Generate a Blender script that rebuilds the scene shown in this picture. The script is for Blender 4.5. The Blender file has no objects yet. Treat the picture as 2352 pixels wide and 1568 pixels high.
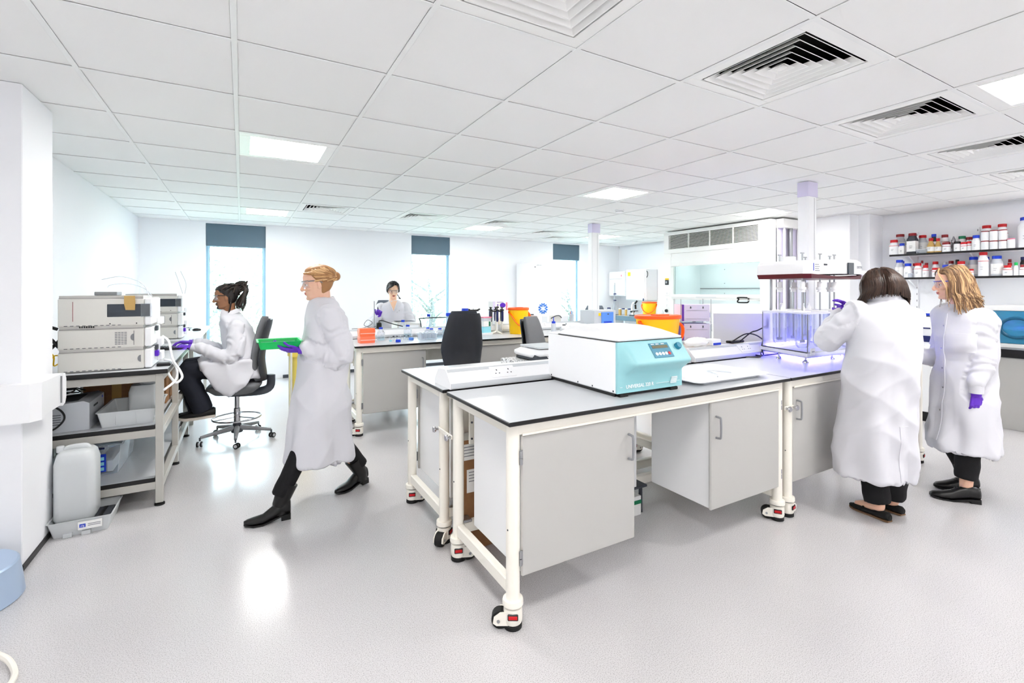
import bpy, bmesh, math, random
import numpy as np
from mathutils import Vector, Matrix, Euler, Quaternion
random.seed(7)
PI = math.pi
sc = bpy.context.scene
COL = sc.collection
# ------------------------------------------------------------------ camera, sky, exposure
cam_d = bpy.data.cameras.new('camera'); cam = bpy.data.objects.new('camera', cam_d); COL.objects.link(cam)
cam.location = (0, 0, 1.47); cam.rotation_euler = (PI/2, 0, -0.5188)
cam_d.sensor_width = 36; cam_d.lens = 1087.14/2352*36; cam_d.shift_y = -(784-667.1)/2352; cam_d.clip_start = .02
sc.camera = cam
sc.view_settings.view_transform = 'Standard'; sc.view_settings.look = 'None'
sc.view_settings.gamma = 1; sc.view_settings.use_curve_mapping = False
sc.view_settings.exposure = 1.9
W = bpy.data.worlds.new('overcast_sky'); sc.world = W; W.use_nodes = True
W.node_tree.nodes['Background'].inputs[0].default_value = (.86, .94, 1, 1)
W.node_tree.nodes['Background'].inputs[1].default_value = 6.0
LIGHT_E = 11.0
sc.cycles.use_denoising = True; sc.cycles.use_adaptive_sampling = True; sc.cycles.adaptive_threshold = .07; sc.cycles.adaptive_min_samples = 24
sc.cycles.max_bounces = 11; sc.cycles.diffuse_bounces = 9; sc.cycles.glossy_bounces = 4
sc.cycles.transmission_bounces = 10; sc.cycles.transparent_max_bounces = 16
sc.cycles.caustics_reflective = False; sc.cycles.caustics_refractive = False
sc.cycles.sample_clamp_indirect = 6

# ------------------------------------------------------------------ materials
def lin(c):
    return tuple(((x/255)/12.92 if x/255 <= .04045 else ((x/255+.055)/1.055)**2.4) for x in c)
MATS = {}
def mat(name, rgb=(200,200,200), rough=.5, metal=0, trans=0, ior=1.45, emit=0, alpha=1, spec=.5, coat=0,
        bump=0, bscale=60, vary=0, vscale=8, sss=0, thin=False):
    m = bpy.data.materials.new(name); m.use_nodes = True; nt = m.node_tree; b = nt.nodes['Principled BSDF']
    c = lin(rgb)+(1,)
    b.inputs['Base Color'].default_value = c; b.inputs['Roughness'].default_value = rough
    b.inputs['Metallic'].default_value = metal; b.inputs['IOR'].default_value = ior
    b.inputs['Transmission Weight'].default_value = trans; b.inputs['Alpha'].default_value = alpha
    b.inputs['Specular IOR Level'].default_value = spec; b.inputs['Coat Weight'].default_value = coat
    if sss:
        b.inputs['Subsurface Weight'].default_value = sss; b.inputs['Subsurface Radius'].default_value = (.02,.008,.004)
        b.inputs['Subsurface Scale'].default_value = .4
    if emit:
        b.inputs['Emission Color'].default_value = c; b.inputs['Emission Strength'].default_value = emit
    if bump or vary:
        tc = nt.nodes.new('ShaderNodeTexCoord')
    if bump:
        n = nt.nodes.new('ShaderNodeTexNoise'); n.inputs['Scale'].default_value = bscale; n.inputs['Detail'].default_value = 4
        bp = nt.nodes.new('ShaderNodeBump'); bp.inputs['Strength'].default_value = bump; bp.inputs['Distance'].default_value = .01
        nt.links.new(tc.outputs['Object'], n.inputs['Vector']); nt.links.new(n.outputs['Fac'], bp.inputs['Height'])
        nt.links.new(bp.outputs['Normal'], b.inputs['Normal'])
    if vary:
        n = nt.nodes.new('ShaderNodeTexNoise'); n.inputs['Scale'].default_value = vscale; n.inputs['Detail'].default_value = 5
        r = nt.nodes.new('ShaderNodeValToRGB')
        r.color_ramp.elements[0].position = .35; r.color_ramp.elements[1].position = .65
        r.color_ramp.elements[0].color = tuple(x*(1-vary) for x in c[:3])+(1,); r.color_ramp.elements[1].color = c
        nt.links.new(tc.outputs['Object'], n.inputs['Vector']); nt.links.new(n.outputs['Fac'], r.inputs['Fac'])
        nt.links.new(r.outputs['Color'], b.inputs['Base Color'])
    MATS[name] = m
    return m
def clear(name, rgb=(240,245,250), a=.12, rough=.03, k=.5):
    """thin clear plastic or glass wall: mostly see-through with a sheen"""
    m = bpy.data.materials.new(name); m.use_nodes = True; nt = m.node_tree; nt.nodes.clear()
    o = nt.nodes.new('ShaderNodeOutputMaterial'); mx = nt.nodes.new('ShaderNodeMixShader')
    t = nt.nodes.new('ShaderNodeBsdfTransparent'); t.inputs[0].default_value = lin(rgb)+(1,)
    p = nt.nodes.new('ShaderNodeBsdfPrincipled'); p.inputs['Base Color'].default_value = lin(rgb)+(1,); p.inputs['Roughness'].default_value = rough
    lw = nt.nodes.new('ShaderNodeLayerWeight'); lw.inputs[0].default_value = .25
    ma = nt.nodes.new('ShaderNodeMath'); ma.operation = 'MULTIPLY_ADD'; ma.inputs[1].default_value = k; ma.inputs[2].default_value = a
    nt.links.new(lw.outputs['Fresnel'], ma.inputs[0]); nt.links.new(ma.outputs[0], mx.inputs[0])
    nt.links.new(t.outputs[0], mx.inputs[1]); nt.links.new(p.outputs[0], mx.inputs[2]); nt.links.new(mx.outputs[0], o.inputs[0])
    MATS[name] = m; return m

# ------------------------------------------------------------------ mesh builder
def catmull(pts, k=6, closed=False):
    P = [Vector(p) for p in pts]; n = len(P); out = []
    for i in range(n if closed else n-1):
        p0 = P[(i-1) % n] if closed or i > 0 else P[i]*2-P[i+1]
        p1 = P[i]; p2 = P[(i+1) % n]
        p3 = P[(i+2) % n] if closed or i+2 < n else P[i+1]*2-P[i]
        for j in range(k):
            t = j/k
            out.append(.5*((2*p1)+(p2-p0)*t+(2*p0-5*p1+4*p2-p3)*t*t+(3*p1-p0-3*p2+p3)*t**3))
    if not closed: out.append(P[-1])
    return out
class MB:
    def __init__(s): s.v = []; s.f = []; s.mi = []
    def add(s, v, f, mi=0):
        o = len(s.v); s.v += [tuple(p) for p in v]; s.f += [tuple(i+o for i in q) for q in f]; s.mi += [mi]*len(f); return s
    def box(s, x0, x1, y0, y1, z0, z1, b=0, mi=0):
        if x0 > x1: x0, x1 = x1, x0
        if y0 > y1: y0, y1 = y1, y0
        if z0 > z1: z0, z1 = z1, z0
        if not b:
            return s.add([(x0,y0,z0),(x1,y0,z0),(x1,y1,z0),(x0,y1,z0),(x0,y0,z1),(x1,y0,z1),(x1,y1,z1),(x0,y1,z1)],
                [(3,2,1,0),(4,5,6,7),(0,1,5,4),(1,2,6,5),(2,3,7,6),(3,0,4,7)], mi)
        b = min(b, (x1-x0)*.49, (y1-y0)*.49, (z1-z0)*.49)
        v = []; ix = {}
        for i, X in enumerate((x0, x1)):
            for j, Y in enumerate((y0, y1)):
                for k, Z in enumerate((z0, z1)):
                    sx, sy, sz = (1-2*i)*b, (1-2*j)*b, (1-2*k)*b
                    ix[i,j,k,'x'] = len(v); v.append((X, Y+sy, Z+sz))
                    ix[i,j,k,'y'] = len(v); v.append((X+sx, Y, Z+sz))
                    ix[i,j,k,'z'] = len(v); v.append((X+sx, Y+sy, Z))
        f = []
        for i in (0,1):
            q = [ix[i,0,0,'x'],ix[i,1,0,'x'],ix[i,1,1,'x'],ix[i,0,1,'x']]; f.append(tuple(q if i else q[::-1]))
            q = [ix[0,i,0,'y'],ix[1,i,0,'y'],ix[1,i,1,'y'],ix[0,i,1,'y']]; f.append(tuple(q[::-1] if i else q))
            q = [ix[0,0,i,'z'],ix[1,0,i,'z'],ix[1,1,i,'z'],ix[0,1,i,'z']]; f.append(tuple(q if i else q[::-1]))
        for i in (0,1):
            for j in (0,1):
                q = [ix[i,j,0,'x'],ix[i,j,1,'x'],ix[i,j,1,'y'],ix[i,j,0,'y']]; f.append(tuple(q if i == j else q[::-1]))
                q = [ix[i,0,j,'x'],ix[i,1,j,'x'],ix[i,1,j,'z'],ix[i,0,j,'z']]; f.append(tuple(q[::-1] if i == j else q))
                q = [ix[0,i,j,'y'],ix[1,i,j,'y'],ix[1,i,j,'z'],ix[0,i,j,'z']]; f.append(tuple(q if i == j else q[::-1]))
                for k in (0,1):
                    q = [ix[i,j,k,'x'],ix[i,j,k,'y'],ix[i,j,k,'z']]; f.append(tuple(q if (i+j+k) % 2 else q[::-1]))
        return s.add(v, f, mi)
    def loft(s, rings, cap=True, closed=True, mi=0):
        n = len(rings[0]); v = [p for r in rings for p in r]; f = []
        for a in range(len(rings)-1):
            for i in range(n if closed else n-1):
                j = (i+1) % n; f.append((a*n+i, a*n+j, (a+1)*n+j, (a+1)*n+i))
        if cap: f.append(tuple(range(n-1, -1, -1))); f.append(tuple((len(rings)-1)*n+i for i in range(n)))
        return s.add(v, f, mi)
    def tube(s, pts, r, n=8, smooth=0, closed=False, cap=True, mi=0, flat=1.0):
        P = [Vector(p) for p in pts]
        if smooth: P = catmull(P, smooth, closed)
        m = len(P); rs = r if isinstance(r, (list, tuple)) else [r]*m
        if len(rs) != m:
            k = len(rs); rs = [rs[min(k-2, int(i/(m-1)*(k-1)))]*(1-(i/(m-1)*(k-1)-min(k-2, int(i/(m-1)*(k-1))))) + rs[min(k-2, int(i/(m-1)*(k-1)))+1]*(i/(m-1)*(k-1)-min(k-2, int(i/(m-1)*(k-1)))) for i in range(m)]
        rings = []; up = None
        for i in range(m):
            if closed: t = P[(i+1) % m]-P[i-1]
            else: t = P[min(i+1, m-1)]-P[max(i-1, 0)]
            t = t.normalized() if t.length > 1e-9 else Vector((0,0,1))
            if up is None: up = t.orthogonal().normalized()
            up = (up-t*up.dot(t)); up = up.normalized() if up.length > 1e-6 else t.orthogonal().normalized()
            w = t.cross(up)
            rings.append([P[i]+(up*math.cos(2*PI*j/n)+w*math.sin(2*PI*j/n)*flat)*rs[i] for j in range(n)])
        if closed:
            rings.append(rings[0]); return s.loft(rings, False, mi=mi)
        return s.loft(rings, cap, mi=mi)
    def cyl(s, p0, p1, r0, r1=None, n=16, mi=0):
        return s.tube([p0, p1], [r0, r0 if r1 is None else r1], n, mi=mi)
    def lathe(s, prof, c=(0,0,0), n=20, mi=0, sx=1, sy=1, a0=0):
        rings = [[(c[0]+r*sx*math.cos(a0+2*PI*j/n), c[1]+r*sy*math.sin(a0+2*PI*j/n), c[2]+z) for j in range(n)] for r, z in prof]
        return s.loft(rings, True, mi=mi)
    def prism(s, poly, axis, a, b, mi=0):
        def P(p, t): return {'x': (t, p[0], p[1]), 'y': (p[0], t, p[1]), 'z': (p[0], p[1], t)}[axis]
        n = len(poly); v = [P(p, a) for p in poly]+[P(p, b) for p in poly]
        ar = sum(poly[i][0]*poly[(i+1) % n][1]-poly[(i+1) % n][0]*poly[i][1] for i in range(n))
        f = [tuple(range(n))[::-1], tuple(range(n, 2*n))]+[(i, (i+1) % n, n+(i+1) % n, n+i) for i in range(n)]
        flip = (ar > 0) != (b > a)
        if axis == 'y': flip = not flip
        if flip: f = [q[::-1] for q in f]
        return s.add(v, f, mi)
    def ell(s, c, r, nu=16, nv=10, R=None, mi=0):
        v = []; f = []
        for i in range(nv+1):
            th = PI*i/nv
            for j in range(nu):
                ph = 2*PI*j/nu
                p = Vector((r[0]*math.sin(th)*math.cos(ph), r[1]*math.sin(th)*math.sin(ph), r[2]*math.cos(th)))
                if R is not None: p = R @ p
                v.append((c[0]+p.x, c[1]+p.y, c[2]+p.z))
        for i in range(nv):
            for j in range(nu):
                f.append((i*nu+j, (i+1)*nu+j, (i+1)*nu+(j+1) % nu, i*nu+(j+1) % nu))
        return s.add(v, f, mi)
    def xf(s, M):
        s.v = [tuple(M @ Vector(p)) for p in s.v]; return s
    def mesh(s, name, mats, sharp=35):
        me = bpy.data.meshes.new(name); me.from_pydata(s.v, [], s.f)
        for m in (mats if isinstance(mats, (list, tuple)) else [mats]): me.materials.append(MATS[m] if isinstance(m, str) else m)
        if any(s.mi): me.polygons.foreach_set('material_index', s.mi)
        bm = bmesh.new(); bm.from_mesh(me); bmesh.ops.remove_doubles(bm, verts=bm.verts, dist=1e-6); bm.to_mesh(me); bm.free()
        me.shade_smooth(); me.set_sharp_from_angle(angle=math.radians(sharp)); me.update()
        return me
    def build(s, name, mats, parent=None, loc=None, sharp=35, rz=0):
        o = bpy.data.objects.new(name, s.mesh(name, mats, sharp)); COL.objects.link(o)
        if parent: o.parent = parent
        if loc: o.location = loc
        if rz: o.rotation_euler.z = rz
        return o
def tag(o, label=None, cat=None, group=None, kind=None):
    if label: o['label'] = label
    if cat: o['category'] = cat
    if group: o['group'] = group
    if kind: o['kind'] = kind
    return o
def thing(name, label, cat, loc=(0,0,0), rz=0, group=None, kind=None):
    o = bpy.data.objects.new(name, None); COL.objects.link(o); o.empty_display_size = .05
    o.location = loc; o.rotation_euler.z = rz
    return tag(o, label, cat, group, kind)
def copy_tree(o, parent=None):
    c = o.copy(); COL.objects.link(c); c.parent = parent
    for ch in list(o.children): copy_tree(ch, c)
    return c
def dup(root, loc, label=None, rz=None, group=None):
    c = copy_tree(root); c.location = loc
    if rz is not None: c.rotation_euler.z = rz
    return tag(c, label, None, group)
def share(me, name, parent, loc=(0,0,0), rz=0, scale=None):
    o = bpy.data.objects.new(name, me); COL.objects.link(o); o.parent = parent; o.location = loc; o.rotation_euler.z = rz
    if scale: o.scale = scale
    return o
def B(name, m, parent, *d, b=.003, kind=None):
    """one bevelled box part"""
    o = MB().box(*d, b=b).build(name, m, parent)
    if kind: o['kind'] = kind
    return o
def text(body, size, m, parent, loc, rot, name='lettering', ext=.0004, align='CENTER', bold=0, sx=1):
    cu = bpy.data.curves.new(name, 'FONT'); cu.body = body; cu.size = size; cu.extrude = ext; cu.align_x = align; cu.align_y = 'CENTER'
    cu.offset = bold; cu.resolution_u = 3
    t = bpy.data.objects.new(name, cu); COL.objects.link(t); bpy.context.view_layer.update()
    me = bpy.data.meshes.new_from_object(t.evaluated_get(bpy.context.evaluated_depsgraph_get()))
    bpy.data.objects.remove(t); me.materials.clear(); me.materials.append(MATS[m])
    o = bpy.data.objects.new(name, me); COL.objects.link(o); o.parent = parent; o.location = loc; o.rotation_euler = rot; o.scale = (sx,1,1)
    return o
FRONT = (PI/2, 0, 0)           # lettering that faces the -Y side
LEFT = (PI/2, 0, -PI/2)        # lettering that faces the -X side

mat('paint_white', (238,239,240), .55); mat('wall_white', (240,241,244), .7)
mat('tile_white', (238,238,237), .8, bump=.05, bscale=300); mat('grid_white', (236,237,236), .5)
mat('metal_white', (240,240,238), .35); mat('cream', (240,236,226), .35); mat('panel_grey', (183,182,179), .45)
mat('panel_light', (238,239,240), .4); mat('black', (18,18,20), .4); mat('black_gloss', (12,12,14), .15); mat('rubber', (22,22,23), .7)
mat('laminate', (198,201,205), .28); mat('chrome', (200,200,205), .18, 1); mat('steel', (170,172,176), .35, 1)
mat('grey_metal', (186,184,178), .4); mat('dark_grey', (62,66,74), .6); mat('mid_grey', (128,130,134), .5); mat('handle_grey', (140,142,146), .35)
mat('alu', (212,216,220), .35, .3); mat('cardboard', (150,108,72), .85, vary=.15, vscale=20); mat('paper', (240,240,238), .8)
mat('red', (200,16,26), .4); mat('dark_red', (140,22,30), .4); mat('blue', (22,62,200), .4); mat('navy', (22,32,92), .4)
mat('green', (10,190,95), .45); mat('dark_green', (10,120,80), .5); mat('yellow', (255,205,0), .38); mat('orange', (255,98,20), .4)
mat('plastic_white', (242,243,245), .35); mat('plastic_grey', (190,194,200), .4); mat('purple', (92,28,196), .5); mat('violet', (100,40,170), .5)
mat('lilac', (214,208,232), .5); mat('pink', (235,120,150), .5); mat('amber', (196,160,92), .3); mat('beige', (216,214,208), .45)
mat('beige_dark', (192,190,186), .5); mat('teal', (152,206,212), .4); mat('teal_dark', (38,128,158), .35); mat('maroon', (88,24,36), .35)
mat('sky_blue', (86,140,226), .45); mat('print_grey', (120,124,132), .7); mat('smoke', (52,60,70), .12); mat('blue_panel', (84,108,124), .5)
mat('frame_blue', (150,184,204), .4); mat('milky', (232,236,238), .35, trans=.25); mat('led_white', (255,252,248), .5, emit=LIGHT_E)
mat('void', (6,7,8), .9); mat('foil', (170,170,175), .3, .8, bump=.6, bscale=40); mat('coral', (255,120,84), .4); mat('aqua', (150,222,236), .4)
clear('glass', (236,246,248), .05); clear('clear_plastic', (246,249,252), .10); clear('cloudy', (236,240,244), .45, .35); clear('orange_clear', (255,150,100), .5, .2)
clear('sash_glass', (236,243,243), .10, .02); clear('bath_glass', (248,248,255), .04, .03, .35)
# ------------------------------------------------------------------ the room
ZC = 2.555; TT = .6707; GX, GY = -.0286, 1.711
def floor_mat():
    m = bpy.data.materials.new('speckled_vinyl'); m.use_nodes = True; nt = m.node_tree; b = nt.nodes['Principled BSDF']
    tc = nt.nodes.new('ShaderNodeTexCoord')
    n = nt.nodes.new('ShaderNodeTexNoise'); n.inputs['Scale'].default_value = 240; n.inputs['Detail'].default_value = 3
    r = nt.nodes.new('ShaderNodeValToRGB'); e = r.color_ramp.elements
    e[0].position = .36; e[0].color = lin((175,173,174))+(1,); e[1].position = .52; e[1].color = lin((209,207,208))+(1,)
    n2 = nt.nodes.new('ShaderNodeTexNoise'); n2.inputs['Scale'].default_value = 1.3; n2.inputs['Detail'].default_value = 6
    r2 = nt.nodes.new('ShaderNodeValToRGB'); r2.color_ramp.elements[0].position = .3; r2.color_ramp.elements[0].color = (.93,.93,.94,1)
    r2.color_ramp.elements[1].position = .7
    mx = nt.nodes.new('ShaderNodeMix'); mx.data_type = 'RGBA'; mx.blend_type = 'MULTIPLY'; mx.inputs[0].default_value = 1
    L = nt.links.new
    L(tc.outputs['Object'], n.inputs['Vector']); L(tc.outputs['Object'], n2.inputs['Vector']); L(n.outputs['Fac'], r.inputs['Fac']); L(n2.outputs['Fac'], r2.inputs['Fac'])
    L(r.outputs['Color'], mx.inputs[6]); L(r2.outputs['Color'], mx.inputs[7]); L(mx.outputs[2], b.inputs['Base Color'])
    b.inputs['Roughness'].default_value = .2; b.inputs['Specular IOR Level'].default_value = .55
    n3 = nt.nodes.new('ShaderNodeTexNoise'); n3.inputs['Scale'].default_value = 22
    bp = nt.nodes.new('ShaderNodeBump'); bp.inputs['Strength'].default_value = .03; bp.inputs['Distance'].default_value = .004
    L(tc.outputs['Object'], n3.inputs['Vector']); L(n3.outputs['Fac'], bp.inputs['Height']); L(bp.outputs['Normal'], b.inputs['Normal'])
    MATS['floor'] = m
floor_mat()
XL, XR, YB, YF = -1.33, 8.08, 8.82, -2.6
tag(MB().box(XL-.2, XR+.2, YF-.2, YB+.2, -.1, 0).build('floor', 'floor'), 'pale grey speckled vinyl floor with a soft sheen', kind='structure')
tag(MB().box(XL-.2, XL, YF-.2, YB+.2, 0, 2.95).build('wall_left', 'wall_white'), 'plain white wall behind the instrument bench', kind='structure')
tag(MB().box(XR, XR+.2, YF-.2, YB+.2, 0, 2.95).build('wall_right', 'wall_white'), 'white wall carrying the bottle shelves', kind='structure')
tag(MB().box(XL-.2, XR+.2, YF-.2, YF, 0, 2.95).build('wall_front', 'wall_white'), 'plain white wall at the near end', kind='structure')
WIN = [(-.49, .345), (2.82, 3.61), (6.10, 6.85)]; WZ0, WZ1 = .10, 2.53
wb = MB(); xs = [XL-.2]+[x for w in WIN for x in w]+[XR+.2]
for i in range(0, len(xs), 2): wb.box(xs[i], xs[i+1], YB, YB+.25, 0, 2.95)
for a, b_ in WIN: wb.box(a, b_, YB, YB+.25, 0, WZ0); wb.box(a, b_, YB, YB+.25, WZ1, 2.95)
tag(wb.build('wall_back', 'wall_white'), 'white end wall with three narrow tall windows', kind='structure')
for i, (a, b_) in enumerate(WIN):
    w = thing('window_%d' % (i+1), ['tall narrow window behind the seated man', 'tall narrow window beside the seated woman', 'tall narrow window beside the white freezer'][i], None, (a, YB, WZ0), kind='structure')
    wd, ht = b_-a, WZ1-WZ0
    for nm, d in (('window_frame', (0,.035,.08,.13,0,ht)), ('window_frame', (wd-.035,wd,.08,.13,0,ht)), ('window_frame', (.035,wd-.035,.08,.13,0,.04)), ('window_frame', (.035,wd-.035,.08,.13,ht-.04,ht))):
        B(nm, 'frame_blue', w, *d)
    B('reveal_edge', 'frame_blue', w, .036, .05, .075, .082, 0, ht); B('reveal_edge', 'frame_blue', w, wd-.05, wd-.036, .075, .082, 0, ht)
    B('pane', 'glass', w, .036, wd-.036, .10, .106, .04, ht-.04, b=0)
    B('window_sill', 'paint_white', w, .0, wd, -.01, .08, -.01, .02)
    B('blind_panel', 'blue_panel', w, .002, wd-.002, .012, .07, 2.18-WZ0, ht-.002)
    B('blind_rail', 'frame_blue', w, .01, wd-.01, .02, .05, 2.165-WZ0, 2.178-WZ0)
# skirtings
tag(MB().box(.6, 8.0, YB-.012, YB, 0, .055).build('baseboard_back', 'dark_grey'), 'thin dark skirting along the end wall', kind='structure')
# left pillar with its dado trunking
pl = tag(MB().box(-1.9, -1.0, 3.43, 3.89, 0, ZC, b=.004).build('wall_pillar', 'wall_white'), 'white boxed pillar at the left edge', kind='structure')
tag(MB().box(-1.006, -.992, 3.43, 3.89, 0, .03).box(-1.9, -.992, 3.42, 3.432, 0, .03).build('baseboard_pillar', 'black'), 'black skirting at the foot of the pillar', kind='structure')
tr = thing('trim_1', 'white plastic cable trunking wrapped around the pillar', None, (0,0,0), kind='structure')
MB().prism([(-1.9,3.43),(-1.9,3.33),(-.945,3.33),(-.915,3.37),(-.915,3.70),(-1.0,3.70),(-1.0,3.43)], 'z', .805, .985).build('trunking_body', 'plastic_white', tr)
MB().prism([(-1.9,3.332),(-1.9,3.315),(-1.02,3.315),(-1.02,3.332)], 'z', .80, .99).build('trunking_cover', 'plastic_white', tr)
MB().prism([(-1.9,3.332),(-1.9,3.312),(-.94,3.312),(-.905,3.36),(-.905,3.40),(-.917,3.40),(-.917,3.368),(-.95,3.332)], 'z', .797, .993).build('corner_cover', 'plastic_white', tr)
MB().prism([(3.69,.80),(3.69,.99),(3.735,.985),(3.755,.95),(3.755,.84),(3.735,.81)], 'x', -1.0, -.905).build('end_cap', 'plastic_white', tr)
MB().box(-.912,-.9045,3.676,3.679,.82,.975).build('seam_line', 'mid_grey', tr)
# ceiling: slab, grid bars, tiles
ce = tag(MB().box(XL-.2, XR+.2, YF-.2, YB+.2, ZC+.30, ZC+.4).build('ceiling', 'paint_white'), 'suspended ceiling of square white tiles', kind='structure')
LIGHTS = {(0,3): 'bright square ceiling light above the walking person', (0,8): 'square ceiling light nearest the window behind the seated man', (5,3): 'square ceiling light in the middle of the room, above the centrifuge',
  (9,3): 'square ceiling light just in front of the fume cupboard', (5,-2): 'square ceiling light cut by the right edge, above the two women', (5,8): 'far square ceiling light near the wall between two windows', (9,8): 'far square ceiling light near the right-hand window',
  (0,-2): 'square ceiling light overhead, behind the camera on the left', (0,-6): 'added square fill light, unseen far behind the camera on the left', (5,-6): 'added square fill light, unseen far behind the camera in the middle', (10,-2): 'square ceiling light above the grey bench, outside the frame', (10,-6): 'added square fill light, unseen far behind on the right'}  # the row far behind the camera is unseen, added as fill light
VENTS = {(1,-1): 'large white ceiling air diffuser at the top edge, louvres closed-looking', (3,-1): 'large ceiling air diffuser with black gaps, nearest the upper right', (5,-1): 'second ceiling air diffuser in the right-hand row, beside the bright light',
  (7,-1): 'third ceiling air diffuser in the right-hand row', (9,-1): 'fourth and smallest ceiling air diffuser in the right-hand row', (1,7): 'far ceiling air diffuser above the walking person, left of its row',
  (3,7): 'far ceiling air diffuser above the seated woman, second of its row', (5,7): 'far ceiling air diffuser, third of its row', (7,8): 'small far ceiling air diffuser above the freezer', (9,8.99): 'small far ceiling air diffuser next to the grey service pole'}
VENTS[(8,9)] = VENTS.pop((9,8.99))
C0, C1, R0, R1 = -2, 12, -7, 11
bar_y = MB().box(-.012, .012, YF, YB, ZC-.004, ZC+.002, b=.0015).mesh('grid_bar', 'grid_white'); bar_x = MB().box(XL, XR, -.012, .012, ZC-.0035, ZC+.0015, b=.0015).mesh('grid_bar', 'grid_white')
for c in range(C0+1, C1+1): share(bar_y, 'grid_bar', ce, (GX+c*TT, 0, 0))
for r in range(R0+1, R1): share(bar_x, 'grid_bar', ce, (0, GY+r*TT, 0))
cells = {}
g = .0127
for c in range(C0, C1+1):
    for r in range(R0, R1):
        if (c,r) in LIGHTS or (c,r) in VENTS: continue
        x0, x1 = max(GX+c*TT+g, XL+.002), min(GX+(c+1)*TT-g, XR-.002); y0, y1 = max(GY+r*TT+g, YF), min(GY+(r+1)*TT-g, YB-.002)
        if x1-x0 < .05 or y1-y0 < .05: continue
        k = (round(x1-x0, 3), round(y1-y0, 3))
        if k not in cells:
            cells[k] = MB().box(0, k[0], 0, k[1], .002, .02, b=.0).mesh('ceiling_tile', 'tile_white')
        share(cells[k], 'ceiling_tile', ce, (x0, y0, ZC))
# ceiling lights
fr = MB(); w0, w1 = .012, .085
for a, b_, c, d in ((w0, TT-w0, w0, w1), (w0, TT-w0, TT-w1, TT-w0), (w0, w1, w1, TT-w1), (TT-w1, TT-w0, w1, TT-w1)): fr.box(a, b_, c, d, .0, .012, b=.002)
lf_frame = fr.mesh('light_frame', 'metal_white'); lf_diff = MB().box(w1, TT-w1, w1, TT-w1, .004, .010).mesh('diffuser', 'led_white'); lf_body = MB().box(.03, TT-.03, .03, TT-.03, .012, .07).mesh('housing', 'metal_white')
for (c, r), lb in LIGHTS.items():
    t = thing('ceiling_light', lb, 'ceiling light', (GX+c*TT, GY+r*TT, ZC), group='square ceiling lights')
    share(lf_frame, 'light_frame', t); share(lf_diff, 'diffuser', t); share(lf_body, 'housing', t)
# four-way diffusers: nested sloping square louvres under a dark plenum
def ring(o, i, z0, z1, th=.0035):
    a = TT/2; m = MB()
    def sq(h, z): return [(a-h,a-h,z),(a+h,a-h,z),(a+h,a+h,z),(a-h,a+h,z)]
    m.loft([sq(o, z0), sq(i, z1), sq(i-th, z1), sq(o-th*1.6, z0+.001), sq(o, z0)], cap=False)
    return m.mesh('louvre', 'metal_white', sharp=20)
rings = [ring(.255-.042*k, .255-.042*k-.034, .001+.002*k, .036) for k in range(6)]
cen = MB().box(TT/2-.02, TT/2+.02, TT/2-.02, TT/2+.02, .012, .02).mesh('centre_plate', 'metal_white')
fr2 = MB(); w1 = .072
for a, b_, c, d in ((w0, TT-w0, w0, w1), (w0, TT-w0, TT-w1, TT-w0), (w0, w1, w1, TT-w1), (TT-w1, TT-w0, w1, TT-w1)): fr2.box(a, b_, c, d, .0, .010, b=.002)
vf = fr2.mesh('vent_frame', 'metal_white')
pm = MB(); h = TT/2-.07
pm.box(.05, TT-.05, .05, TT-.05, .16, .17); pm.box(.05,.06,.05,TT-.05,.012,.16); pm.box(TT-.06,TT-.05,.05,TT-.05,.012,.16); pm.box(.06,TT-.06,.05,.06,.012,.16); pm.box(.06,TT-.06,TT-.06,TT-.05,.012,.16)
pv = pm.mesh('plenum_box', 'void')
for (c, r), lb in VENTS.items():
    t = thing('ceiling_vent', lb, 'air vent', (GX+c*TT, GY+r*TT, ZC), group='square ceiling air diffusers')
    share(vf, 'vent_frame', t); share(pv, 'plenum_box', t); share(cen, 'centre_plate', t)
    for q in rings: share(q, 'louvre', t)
sd = thing('smoke_detector', 'small round white smoke detector on the ceiling', 'smoke detector', (4.42, 4.82, ZC))
MB().lathe([(.058,0),(.058,-.012),(.045,-.03),(.0,-.034)], n=24).build('detector_body', 'plastic_white', sd); MB().lathe([(.05,-.018),(.052,-.021),(.05,-.024)], n=24).build('detector_slot', 'dark_grey', sd)
# right-hand boxed columns, fume-cupboard return
tag(MB().box(7.46, XR, 3.44, 4.10, 0, ZC, b=.003).build('wall_column', 'wall_white'), 'white boxed column beside the shelves', kind='structure')
tag(MB().box(7.70, XR, 3.30, 3.44, 0, ZC, b=.003).build('wall_step', 'wall_white'), 'shallow white step between column and shelf wall', kind='structure')
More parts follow.
